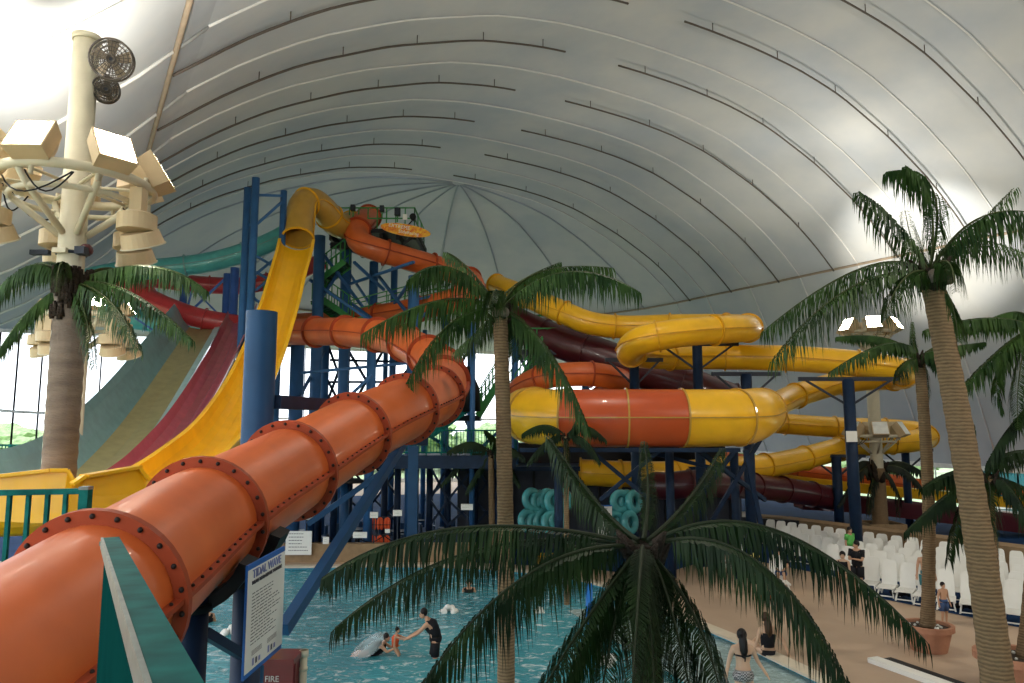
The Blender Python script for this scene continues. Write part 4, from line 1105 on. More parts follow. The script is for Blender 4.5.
mb = MB(); q = P(405, 217, 34.9); mb.box(q, (.22, .04, .28), M['paper']); mb.box(q + V((0, -.025, 0)), (.18, .01, .24), M['white']); tag(mb.build('notice', M['paper'], None, q), 'small white notice on the top platform railing', 'sign')
mb = MB(); q = P(413.5, 219, 34.9); mb.tube([q, q + V((0, -.3, .05))], [.12, .16], M['black'], 12); mb.beam(q, q + V((-.25, .1, -.25)), .04, .04, M['black']); tag(mb.build('spotlight', M['black'], None, q), 'black spotlight at the corner of the top platform', 'spotlight')
# flame sign
sg = thing('flame_sign', 'oval flame coloured sign hung on the top platform', 'sign', P(405, 230, 34.6))
c0 = P(405.5, 230, 34.6); mb = MB(); n = 40
R_ = (P(431, 234.5, 34.6) - P(380, 226, 34.6)); ux = R_.normalized(); uz = V((0, -1, 0)).cross(ux).normalized() * -1
if uz.z < 0: uz = -uz
vs = []
for k_ in range(2):
    for j in range(n):
        a = 2 * math.pi * j / n; vs.append(c0 + ux * 1.22 * math.cos(a) + uz * .29 * math.sin(a) + V((0, .06 * k_, 0)))
mb.add(vs, [tuple(range(n)), tuple(range(2 * n - 1, n - 1, -1))] + [(j, (j + 1) % n, n + (j + 1) % n, n + j) for j in range(n)], M['flame'])
mb.build('board', M['flame'], sg)
mb = MB(); nrm = ux.cross(uz)
text_mesh(mb, 'EXTREME', c0 + ux * -.32 + uz * .03 + V((0, -.02, 0)), ux, uz, .25, M['white']); text_mesh(mb, 'SlideRacing', c0 + ux * .18 + uz * -.18 + V((0, -.02, 0)), ux, uz, .22, M['white'])
mb.build('lettering', M['white'], sg)

# tall twin mast columns left of the yellow slide
tm = thing('slide_mast', 'tall twin blue steel mast left of the yellow slide', 'mast', P(252, 500, 30))
colm(248, 188, 30.4, .16, M['blue'], tm); colm(256, 178, 30, .16, M['blue'], tm); colm(284, 191, 31, .14, M['blue'], tm)
brace((256, 195), 30, (284, 196), 31, .1, parent=tm); brace((257, 224), 30, (284, 200), 31, .1, parent=tm)
for y in range(200, 330, 22): brace((248, y), 30.4, (256, y + 12), 30, .07, parent=tm)
for y in (256, 272, 300): brace((256, y), 30, (280, y + 14), 31, .09, parent=tm); brace((256, y + 18), 30, (278, y), 31, .09, parent=tm)
lm = thing('slide_mast', 'pair of lavender blue posts carrying the teal and red tubes', 'mast', P(230, 500, 34))
colm(228, 274, 35, .2, M['lightblue'], lm); colm(235, 268, 34.4, .2, M['lightblue'], lm); colm(184, 285, 34.8, .17, M['lightblue'], lm)
brace((228, 276), 35, (190, 312), 34.8, .1, M['lightblue'], lm); brace((190, 285), 34.8, (222, 318), 35, .08, M['lightblue'], lm); brace((145, 287), 34, (182, 312), 34.8, .1, M['lightblue'], lm); brace((192, 290), 34.8, (184, 322), 34.8, .08, M['lightblue'], lm); brace((135, 318), 33, (175, 345), 33.8, .08, M['lightblue'], lm)
colm(252, 330, 32, .2, M['lightblue'], lm); colm(225, 400, 32, .18, M['lightblue'], lm); colm(240, 385, 32, .18, M['lightblue'], lm)
for q_ in ((222, 400, 260, 440), (258, 400, 222, 440), (215, 375, 250, 372), (225, 350, 255, 390)): brace((q_[0], q_[1]), 31, (q_[2], q_[3]), 31, .1, M['navy'], lm)

# stairs
def stair(label, p0, Y0, p1, Y1, n=12, w=1.1, m=None, rail=True, group=None):
    m = m or M['green']; a = P(*p0, Y0); b = P(*p1, Y1)
    if a.z > b.z: a, b = b, a
    root = thing('staircase', label, 'stairs', a, group)
    d = b - a; hd = V((d.x, d.y, 0)).normalized(); sd = V((-hd.y, hd.x, 0))
    for s_ in (-1, 1):
        mb = MB(); mb.beam(a + sd * s_ * w / 2, b + sd * s_ * w / 2, .06, .28, m); mb.build('stringer', m, root)
        if rail: railing(root, a + sd * s_ * w / 2 + V((0, 0, .1)), b + sd * s_ * w / 2 + V((0, 0, .1)), 1.0, 6, m, .045)
    for i in range(n):
        q = a.lerp(b, (i + .5) / n); mb = MB()
        vs = []
        for x, y in ((-.5, -1), (.5, -1), (.5, 1), (-.5, 1)):
            for z_ in (0, .05): vs.append(q + hd * x * .3 + sd * y * w / 2 + V((0, 0, z_)))
        mb.add(vs, [(0, 2, 4, 6), (7, 5, 3, 1), (0, 1, 3, 2), (2, 3, 5, 4), (4, 5, 7, 6), (6, 7, 1, 0)], M['darkgreen']); mb.build('tread', M['darkgreen'], root)
stair('green stair flight below the top platform, highest of the tower flights', (320, 284), 35.5, (347, 264), 35.5, 10)
stair('green stair flight descending right behind the yellow chute', (316, 300), 35.5, (349, 322), 36.5, 12)
stair('long green railed flight rising right between tower columns', (352, 324), 36.5, (456, 297), 37, 16)
stair('green stair flight seen through the window light left of the palm trunk', (478, 416), 35, (500, 380), 35, 14)
stair('dark green stair flight right of the centre palm trunk', (511, 398), 35.5, (538, 360), 36, 14)
stair('blue-green stair flight leading down toward the far railed deck', (428, 436), 33.5, (467, 408), 34, 14, m=M['tealrail'])
stair('blue stair flight behind the orange tube under the tower', (385, 400), 36, (412, 370), 36, 10, m=M['navy'], rail=False)
mb = MB(); panel(mb, [P(263, 303, 36), P(263, 282, 36), P(274, 272, 36), P(276, 296, 36), P(268, 303, 36)], .5, M['green']); tag(mb.build('stair_screen', M['green']), 'green mesh stair screen between the blue mast and the yellow slide', 'screen')
# landings
def landing(label, x0, x1, y, Y, dep=2.0, m=None, railm=None, n=8, th=.25, bal=0, name='landing'):
    a = P(x0, y, Y); b = P(x1, y, Y); z_ = P((x0 + x1) / 2, y, Y).z
    root = thing(name, label, 'platform', (a.x, Y, z_))
    mb = MB(); mb.box(V(((a.x + b.x) / 2, Y + dep / 2, z_)), (b.x - a.x, dep, th), m or M['darksteel']); mb.build('deck', m or M['darksteel'], root)
    railing(root, V((a.x, Y + .05, z_ + th / 2)), V((b.x, Y + .05, z_ + th / 2)), 1.05, n, railm or M['green'], .06, bal)
    return root
landing('long blue railed deck behind the pool at mid height', 396, 516, 462, 31.6, 3.5, M['navy'], M['tealrail'], 8, .55, 40)
landing('blue walkway under the orange tube at mid height left', 275, 396, 464, 33.5, 3, M['navy'], M['tealrail'], 8, .45, 30)
landing('dark landing with green rails below the maroon tube', 516, 558, 352, 36, 3, None, None, 4)
landing('landing behind the centre palm crown carrying green rails', 430, 470, 302, 37.5, 3, M['green'], None, 5)
landing('dark landing left of the centre trunk at stair foot', 452, 480, 418, 35, 2, None, None, 4)
landing('dark slide launch deck behind the centre palm crown', 505, 575, 328, 37.5, 4, M['black'], None, 4)
# ducts / dark blocks under far deck
mb = MB(); q = P(465, 385, 33.5); mb.tube([q + V((-.6, 0, .3)), q + V((0, 0, .5)), q + V((.25, 0, -.2)), q + V((.3, 0, -1.2))], .42, M['black'], 14); tag(mb.build('duct_hood', M['black']), 'black curved hood right of the orange tube bend', 'hood')

# added dark backdrop boxes standing in for the deep shade under the bowl
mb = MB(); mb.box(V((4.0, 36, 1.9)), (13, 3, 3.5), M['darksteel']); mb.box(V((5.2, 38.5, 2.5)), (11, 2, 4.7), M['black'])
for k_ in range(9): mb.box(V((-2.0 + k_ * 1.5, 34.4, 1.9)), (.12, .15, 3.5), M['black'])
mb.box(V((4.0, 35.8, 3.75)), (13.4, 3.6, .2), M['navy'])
tag(mb.build('dark_mass', M['darksteel']), 'long added dark mass standing in for the shade beneath the banded bowl tube', 'enclosure')
mb = MB(); mb.beam(P(760, 522, 37.5), P(800, 524, 37), .3, .35, M['black']); tag(mb.build('barrier', M['black']), 'black low barrier behind the A-frame sign', 'barrier')
mb = MB(); q0 = P(955, 480, 48); mb.box(V((q0.x + 6, 48, 1.6)), (10, .3, 3.0), M['tealwall']); mb.box(V((q0.x + 6, 47.8, .6)), (10, .1, .15), M['white']); tag(mb.build('partition', M['tealwall']), 'teal partition wall behind the palms at far right', 'partition')
# yellow floor drum pieces
def rope(label, p0, p1, Y):
    root = thing('rope_barrier', label, 'barrier', P(p0, 545, Y)); a = V((P(p0, 530, Y).x, Y, DZ)); b = V((P(p1, 530, Y).x, Y, DZ)); n = 5
    for i in range(n + 1):
        q = a.lerp(b, i / n); mb = MB(); mb.tube([q, q + V((0, 0, 1.0))], .03, M['black'], 8); mb.tube([q, q + V((0, 0, .04))], .15, M['black'], 10); mb.build('stanchion', M['black'], root)
        if i < n:
            e = a.lerp(b, (i + 1) / n); mb = MB(); mb.tube([q.lerp(e, k_ / 8) + V((0, 0, .95 - .28 * math.sin(math.pi * k_ / 8))) for k_ in range(9)], .022, M['black'], 6); mb.build('rope', M['black'], root)
rope('black rope barrier along the far pool wall', 300, 440, 31.9)

# ------------------------------------------------------------------ foreground rails
rf = P(110, 541, 3.6); rn = P(176, 700, 1.12)
root = thing('stair_guard', 'teal solid stair guard with a sloping top rail in the near lower left', 'guard rail', (rf.x, rf.y, 2))
mb = MB(); mb.beam(rf, rn, .075, .035, M['tealrail']); mb.build('top_rail', M['tealrail'], root)
mb = MB(); d = (rn - rf).normalized(); s_ = d.cross(V((0, 0, 1))).normalized()
if s_.x > 0: s_ = -s_
mb.beam(rf + s_ * .034 + V((0, 0, -.006)), rn + s_ * .034 + V((0, 0, -.006)), .010, .05, M['railtop']); mb.beam(rf - V((0, 0, 0)), rf + V((0, 0, -.02)), .08, .04, M['railtop']); mb.build('worn_edge', M['railtop'], root)
mb = MB(); off = s_ * .02; n = 24
a = rf + off; b = rn + off; M['guard'] = mat('matt_teal_panel', (.003, .038, .034), .8, spec=.0)
mb.add([a, b, V((b.x, b.y, b.z - 2.2)), V((a.x, a.y, a.z - 3.4)), a - s_ * .03, b - s_ * .03, V((b.x, b.y, b.z - 2.2)) - s_ * .03, V((a.x, a.y, a.z - 3.4)) - s_ * .03], [(0, 1, 2, 3), (7, 6, 5, 4), (0, 3, 7, 4), (1, 2, 6, 5), (0, 4, 5, 1)], M['guard'])
mb.build('panel', M['guard'], root)
root = thing('railing', 'teal baluster railing at the left edge behind the orange tube', 'railing', P(82, 560, 7))
mb = MB(); mb.beam(P(-60, 494, 6.9), P(90, 491, 7.0), .07, .05, M['tealrail']); mb.build('top_rail', M['tealrail'], root)
mb = MB(); mb.beam(P(-60, 600, 6.9), P(90, 600, 7.0), .05, .05, M['tealrail']); mb.build('bottom_rail', M['tealrail'], root)
mb = MB(); q = P(86, 489, 7); mb.beam(V((q.x, 7, q.z)), V((q.x, 7, q.z - 1.1)), .085, .085, M['tealrail']); mb.box(q + V((0, 0, .01)), (.09, .09, .03), M['railtop']); mb.build('post', M['tealrail'], root)
for x in (-30, -12, 10, 29, 48, 66):
    q = P(x, 494, 6.96); mb = MB(); mb.beam(V((q.x, 6.96, q.z)), V((q.x, 6.96, q.z - 1.0)), .035, .035, M['tealrail']); mb.build('baluster', M['tealrail'], root)
# far left railing outside terrace
root = thing('railing', 'far teal railing in front of the windows at left', 'railing', P(0, 475, 26))
railing(root, P(-60, 474, 26), P(140, 474, 27), 1.0, 6, M['tealrail'], .06, 60)
root = thing('railing', 'far teal railing seen between the rose flume and yellow chute', 'railing', P(190, 470, 28))
railing(root, P(165, 470, 27.5), P(262, 468, 28), 1.0, 4, M['tealrail'], .06, 30)

# info sign (hangs on the post)
def board(name, label, corners, th, border, content=True, nlines=9, head=None, sub=None, fire=False):
    """corners: tl, tr, br, bl world points"""
    tl, tr, brr, bl = [V(q) for q in corners]
    root = thing(name, label, 'sign', bl)
    r_ = (tr - tl).normalized(); up = (tl - bl).normalized(); nn = r_.cross(up).normalized()
    if nn.y > 0: nn = -nn
    mb = MB(); mb.add([q for q in (tl, tr, brr, bl)] + [q - nn * th for q in (tl, tr, brr, bl)], [(0, 1, 2, 3), (7, 6, 5, 4), (0, 4, 5, 1), (1, 5, 6, 2), (2, 6, 7, 3), (3, 7, 4, 0)], border or M['paper'])
    mb.build('backing', border or M['paper'], root)
    W = (tr - tl).length; H = (tl - bl).length
    mb = MB(); i0, i1 = (.10, .06) if border else (.02, .02)
    def pt(u, v): return bl + (brr - bl) * u + (tl - bl) * v + nn * .004
    def bar(u0, v0, u1, v1, m, e=.0015):
        mb.add([pt(u0, v0) + nn * e, pt(u1, v0) + nn * e, pt(u1, v1) + nn * e, pt(u0, v1) + nn * e], [(0, 1, 2, 3)], m)
    bar(0, .045 if border else .02, 1, .955 if border else .98, M['white'] if not border else M['paper'], 0)
    mb.build('face', M['paper'], root)
    mb = MB(); top = .78 if head else .93; rnd = random.Random(3)
    for i in range(nlines):
        v = top - .06 - i * (top - .30 if head else top - .1) / nlines; u = .12
        end = rnd.uniform(.6, .9)
        while u < end:
            w2 = rnd.uniform(.04, .11); bar(u, v, min(end, u + w2), v + (.009 if head else .028), M['ink']); u += w2 + .018
    if head:
        for u0 in (.16, .56):
            for k_ in range(4): bar(u0, .205 - k_ * .012, u0 + .26, .210 - k_ * .012, M['ink'])
            for k_ in range(3): bar(u0 + .02 + k_ * .08, .075, u0 + .07 + k_ * .08, .14 - .01 * k_, M['inkblue'] if k_ != 1 else M['ink'])
    mb.build('print', M['ink'], root)
    if head:
        mb = MB(); text_mesh(mb, head, pt(.49, .865), r_, up, W * .13, M['inkblue']); mb.build('heading', M['inkblue'], root)
        mb = MB(); text_mesh(mb, sub, pt(.5, .81), r_, up, W * .055, M['ink']); mb.build('subheading', M['ink'], root)
    return root
YS = 7.3
tr = P(285, 546, 7.35); tl = P(248, 566, 6.55); H_ = 1.16
zb = P(282, 648, 7.35)
Hs = tr.z - zb.z
board('information_sign', 'tall white rules sign with blue edges on the near blue post', [tl, tr, tr - V((0, 0, Hs)), tl - V((0, 0, Hs))], .02, M['signblue'], head='TIDAL WAVE', sub='PLEASE READ BEFORE YOU RIDE', nlines=16)
def stake(root, x, y, ztop):
    mb = MB(); mb.beam(V((x, y, DZ)), V((x, y, ztop)), .05, .05, M['darksteel']); mb.build('stand', M['darksteel'], root)
def flat_sign(label, x0, y0, x1, y1, Y, lines=4, name='notice_board', slab=.03):
    Y = 30.83 if Y < 30.9 and Y > 30 else Y
    rt = board(name, label, [P(x0, y0, Y), P(x1, y0, Y), V((P(x1, y0, Y).x, Y, P(x1, y1, Y).z)), V((P(x0, y0, Y).x, Y, P(x1, y1, Y).z))], slab, None, nlines=lines)
    if Y > 30.9: stake(rt, P((x0 + x1) / 2, y0, Y).x, Y + slab + .03, P(x0, y1, Y).z + .2)
    return rt
flat_sign('white text notice on the far pool wall, left of the smaller notices', 286, 531, 312, 555, 30.7, 6)
flat_sign('grey text notice hanging behind the orange tube above the far pool wall', 299, 506, 315, 520, 32.5, 4)
flat_sign('tiny square notice on the far pool wall', 323, 537, 329, 544, 30.75, 3)
flat_sign('small landscape white notice on the far pool wall', 353, 532, 367, 538, 30.75, 2)
flat_sign('tiny white tag on the rope barrier right of the landscape notice', 385, 529, 390, 533, 30.75, 1)
flat_sign('small white notice hanging behind the diagonal brace, left of two', 370, 512, 378, 518, 31.2, 2)
flat_sign('small grey notice hanging behind the rope barrier, right of two', 393, 510, 402, 516, 31.2, 2)
flat_sign('white notice on the railing left of the centre palm trunk', 461, 504, 473, 510, 31.0, 2)
rb_ = board('rules_board', 'upright white rules board with blue top beside the stacked teal tubes', [P(598, 505, 29.2), P(612, 505, 29.2), P(612, 536, 29.2), P(598, 536, 29.2)], .03, M['signblue'], nlines=5)
stake(rb_, P(605, 505, 29.2).x, 29.27, P(605, 530, 29.2).z)
flat_sign('small white box plate on the tallest dark blue post', 846, 431, 857, 442, 29.5, 0)
# white a-frame
root = thing('a_frame_sign', 'white folding A-frame board standing behind the loungers', 'sign', P(742, 525, 38))
q = P(741, 508, 38); b0 = V((q.x, 38, DZ + .12))
for s_ in (-1, 1):
    mb = MB(); rot = Matrix.Rotation(s_ * -.22, 3, 'X'); mb.box(b0 + V((0, s_ * .22, .52)), (.75, .04, 1.25), M['white'], rot)
    if s_ < 0: mb.box(b0 + V((0, s_ * .22 - .03, .54)), (.5, .03, .8), M['darksteel'], rot)
    mb.build('board', M['white'], root)
# fire cabinet
c_ = P(281, 668, 7.4); root = thing('fire_cabinet', 'dark red fire equipment cabinet below the tall rules sign', 'cabinet', c_)
fw = .30
mb = MB(); mb.box(c_ + V((0, .1, -.2)), (fw, .28, .62), M['firered']); mb.box(c_ + V((0, -.045, .11)), (fw + .05, .3, .05), M['firered']); mb.build('cabinet_body', M['firered'], root)
mb = MB(); mb.box(c_ + V((0, -.055, -.22)), (fw * .92, .025, .56), M['firered']); dr = mb.build('door', M['firered'], root)
mb = MB(); text_mesh(mb, 'FIRE', c_ + V((-.06, -.075, -.10)), V((1, 0, 0)), V((0, 0, 1)), .075, M['paper']); mb.build('lettering', M['paper'], root)
q = P(304, 650, 7.5); mb = MB(); mb.tube([q, V((q.x, 7.5, -1.1))], .035, M['cream'], 12); mb.tube([q, q + V((0, 0, -.06))], .045, M['cream'], 12); mb.tube([q + V((0, 0, -.16)), q + V((0, 0, -.19))], .042, M['cream'], 12)
tag(mb.build('standpipe', M['cream'], None, V((q.x, 7.5, -1.1))), 'cream vertical pipe with a cap beside the red fire cabinet', 'pipe')
q = P(238, 590, 8.2)
mb = MB(); mb.tube([P(240, 615, 8.2), P(240, 690, 8.2)], .008, M['black'], 5); tag(mb.build('hanging_chain', M['black']), 'thin dark chain hanging between the two near blue posts', 'chain')

# blue pole in the pool
g = ground(590, 668, 0); g.z = -1.1
root = thing('pool_post', 'bright blue post on an aqua base standing in the pool', 'post', g)
mb = MB(); mb.tube([V((g.x, g.y, -.2)), V((g.x, g.y, .75))], .24, M['polelight'], 18); mb.build('base', M['polelight'], root)
mb = MB(); mb.tube([V((g.x, g.y, .75)), V((g.x, g.y, 1.9))], .085, M['poleblue'], 14); mb.build('post', M['poleblue'], root)
def bubbler(label, px, py, r=.22):
    q = ground(px, py, 0); mb = MB()
    for i in range(14):
        a = random.uniform(0, 6.28); d = r * math.sqrt(random.random()); mb.ball(q + V((d * math.cos(a), d * math.sin(a), (r - d) * .9)), r * random.uniform(.25, .45), M['white'], 8)
    tag(mb.build('water_bubbler', M['white'], None, q), label, 'fountain')
bubbler('low white water bubbler beside the aqua based post', 608, 664, .26)
bubbler('small white bubbler right of the standing man in the pool', 449, 612, .22)
bubbler('small white bubbler in the water behind the near blue post', 240, 592, .2)
bubbler('white splash in the water left of the near posts', 230, 634, .22)
bubbler('white splash in shallow water left of the near dark palm', 540, 612, .15)

# stacked figure-eight tubes
def eight_tube(label, c, ang, lean):
    root = thing('double_tube', label, 'inflatable tube', c, 'stacked double tubes')
    ax = V((math.cos(ang), math.sin(ang), lean)).normalized(); up = V((0, 0, 1)); up = (up - ax * up.dot(ax)).normalized(); up = Matrix.Rotation(-.38 + .1 * math.sin(c[0] * 9), 3, ax) @ up; c = V((c[0], c[1], max(DZ + .9, c[2])))
    for s_ in (-1, 1):
        mb = MB(); mb.torus(V(c) + up * s_ * .43, .34, .15, ax, M['tube_teal'], 24, 10); mb.build('ring', M['tube_teal'], root)
ords = ['leftmost', 'second from the left', 'third from the left', 'fourth from the left', 'fifth from the left', 'sixth from the left', 'seventh from the left']
for i in range(5):
    c = P(530 + i * 7.5, 510 + (i % 2) * 2, 30.2 + (i % 3) * .2); c.z = max(c.z, 1.1)
    eight_tube('teal double ring tube leaning in the left stack, ' + ords[i], c, -1.0 + .1 * random.random(), .15)
for i in range(3):
    c = P(618 + i * 7, 512, 29.9 + (i % 2) * .3)
    eight_tube('teal double ring tube behind the rules board, ' + ords[i] + ' there', c, -1.2 + .2 * i, .1)
mb = MB(); c = P(560, 524, 30); mb.box(V((c.x, 30.2, .35)), (1.8, .6, .4), M['ochre']); mb.box(V((c.x, 30.2, .57)), (1.9, .7, .06), M['yellow']); tag(mb.build('low_bench', M['ochre']), 'low yellow bench under the left stack of teal tubes', 'bench')

# life vest racks
def vest_rack(label, px):
    q = V((P(px, 530, 32.4).x, 32.4, DZ)); root = thing('life_vest_rack', label, 'rack', q)
    mb = MB()
    for s_ in (-.25, .25): mb.beam(q + V((s_, 0, 0)), q + V((s_, 0, 1.7)), .04, .04, M['darksteel'])
    mb.beam(q + V((-.3, 0, 1.65)), q + V((.3, 0, 1.65)), .05, .05, M['darksteel']); mb.beam(q + V((-.3, 0, .9)), q + V((.3, 0, .9)), .05, .05, M['darksteel']); mb.build('frame', M['darksteel'], root)
    for z_ in (.95, 1.7):
        for dx in (-.15, .15):
            v = thing('life_vest', 'orange life vest on the %s, %s row, %s side' % (label.split(',')[0], 'upper' if z_ > 1 else 'lower', 'left' if dx < 0 else 'right'), 'life vest', q + V((dx, -.1, z_)), 'life vests on racks')
            mb = MB()
            for s_ in (-1, 1): mb.ball(q + V((dx + s_ * .07, -.12, z_ - .32)), .1, M['cloth_orange'], 10, (.75, .6, 2.6))
            mb.ball(q + V((dx, -.05, z_ - .3)), .13, M['cloth_orange'], 10, (1, .4, 2)); mb.build('panel', M['cloth_orange'], v)
            mb = MB(); mb.box(q + V((dx, -.12, z_ - .35)), (.27, .15, .03), M['black']); mb.build('strap', M['black'], v)
vest_rack('left rack, dark frame hung with orange life vests behind the pool', 370)
vest_rack('right rack, dark frame hung with orange life vests behind the pool', 384)

# cafe tables and chairs under the tower
def cafe_chair(label, q, rz):
    root = thing('cafe_chair', label, 'chair', q, 'blue cafe chairs under the tower')
    R = Matrix.Rotation(rz, 3, 'Z'); q = V(q)
    mb = MB(); mb.box(q + V((0, 0, .45)), (.45, .45, .04), M['blue'], R); mb.build('seat', M['blue'], root)
    mb = MB(); mb.box(q + R @ V((0, .22, .75)), (.45, .04, .45), M['blue'], R); mb.build('backrest', M['blue'], root)
    for dx in (-.2, .2):
        for dy in (-.2, .2): mb = MB(); mb.beam(q + R @ V((dx, dy, 0)), q + R @ V((dx, dy, .45)), .03, .03, M['darksteel']); mb.build('leg', M['darksteel'], root)
tb = [(-9.6, 35), (-7.2, 35.6), (-5.2, 35), (-3.0, 36), (-11.5, 37), (-8.2, 38.5), (-5.0, 39)]
tname = ['leftmost front table', 'second front table from the left', 'third front table from the left', 'table nearest the centre palm', 'left table of the rear row', 'middle table of the rear row', 'right table of the rear row']
for i, (x, y) in enumerate(tb):
    root = thing('cafe_table', 'round dark cafe table under the tower, ' + tname[i], 'table', (x, y, DZ), 'cafe tables under the tower')
    mb = MB(); mb.tube([V((x, y, .85)), V((x, y, .89))], .5, M['navy'], 20); mb.build('tabletop', M['navy'], root)
    mb = MB(); mb.tube([V((x, y, DZ)), V((x, y, .85))], .05, M['darksteel'], 8); mb.tube([V((x, y, DZ)), V((x, y, DZ + .04))], .3, M['darksteel'], 14); mb.build('pedestal', M['darksteel'], root)
    for k_, sn in enumerate(('left', 'right', 'far')):
        a = (math.pi, 0, math.pi / 2)[k_]; cafe_chair('blue cafe chair on the %s side of the %s' % (sn, tname[i]), V((x + .8 * math.cos(a), y + .8 * math.sin(a), DZ)), a - math.pi / 2)

# ------------------------------------------------------------------ loungers
def make_lounger():
    root = thing('pool_lounger', '', 'lounger', (0, 0, 0)); W = .58
    # faces -x (towards the pool); seat x from -1.15..0, back rises at x=0
    mb = MB(); 
    for s_ in (-1, 1): mb.beam(V((-1.15, s_ * W / 2, .33)), V((.12, s_ * W / 2, .33)), .05, .07, M['white'])
    for k_ in range(11): mb.box(V((-1.1 + k_ * .11, 0, .35)), (.085, W, .025), M['white'])
    mb.build('seat', M['white'], root)
    mb = MB(); n = 8; L_ = .98; dx = math.sin(.42); dz = math.cos(.42); vs = []; prof = []
    for t, w2 in ((0, .5), (.45, .5), (.75, .46), (.92, .42), (.98, .34), (1.0, .24)):
        for s_ in (-1, 1): prof.append((t * L_, s_ * w2 * W))
    for th in (0, -.04):
        for t, y in prof: vs.append(V((dx * t + th, y, .36 + dz * t)))
    k_ = len(prof); fs = []
    for i in range(0, k_ - 2, 2): fs += [(i, i + 1, i + 3, i + 2), (k_ + i, k_ + i + 2, k_ + i + 3, k_ + i + 1), (i, i + 2, k_ + i + 2, k_ + i), (i + 1, k_ + i + 1, k_ + i + 3, i + 3)]
    fs.append((k_ - 2, k_ - 1, 2 * k_ - 1, 2 * k_ - 2)); mb.add(vs, fs, M['white'], False); mb.build('backrest', M['white'], root)
    for x in (-.95, .0):
        for s_ in (-1, 1): mb = MB(); mb.beam(V((x + .08, s_ * .24, .33)), V((x - .12, s_ * .30, 0)), .05, .05, M['white']); mb.build('leg', M['white'], root)
    mb = MB(); mb.beam(V((-1.07, -.3, .06)), V((-1.07, .3, .06)), .04, .04, M['white']); mb.build('stretcher', M['white'], root)
    return root
ORD = ['first', 'second', 'third', 'fourth', 'fifth', 'sixth', 'seventh', 'eighth', 'ninth', 'tenth', 'eleventh', 'twelfth', 'thirteenth', 'fourteenth', 'fifteenth', 'sixteenth', 'seventeenth', 'eighteenth', 'nineteenth', 'twentieth', 'twenty-first', 'twenty-second', 'twenty-third', 'twenty-fourth', 'twenty-fifth', 'twenty-sixth', 'twenty-seventh', 'twenty-eighth', 'twenty-ninth', 'thirtieth']
proto = make_lounger(); first = True
base_rot = math.atan2(LX.y, LX.x)
rowspec = [(23.5, 16.0, 'front row nearest the pool'), (24.9, 18.5, 'second row from the pool'), (26.3, 21, 'middle row'), (27.7, 23, 'fourth row from the pool'), (29.1, 25.0, 'back row by the low wall')]
for l_, amax, rn_ in rowspec:
    a = amax; i = 0
    while a > 6.5:
        q = AL(a, l_ + random.uniform(-.08, .08), DZ + .012)
        if (q.x / q.y) < .72:
            o = proto if first else copy_tree(proto); first = False
            o.location = q; o.rotation_euler = (0, 0, base_rot + .42 + random.uniform(-.07, .07)); o.scale = (.72, .8, .84)
            o['label'] = 'white plastic lounger, %s from the left in the %s' % (ORD[min(i, 29)], rn_); o['category'] = 'lounger'; o['group'] = 'white loungers in rows'
            i += 1
        a -= .64
# a lounger out front facing left and the group by the palm
for lab, px, py, rz in (('white lounger standing apart near the orange bag, half hidden by the dark fronds', 778, 588, .9), ('white lounger behind the dark fronds beside the person in a yellow hat', 738, 566, .4)):
    o = copy_tree(proto); q = ground(px, py); o.location = q; o.rotation_euler = (0, 0, base_rot + rz); o['label'] = lab

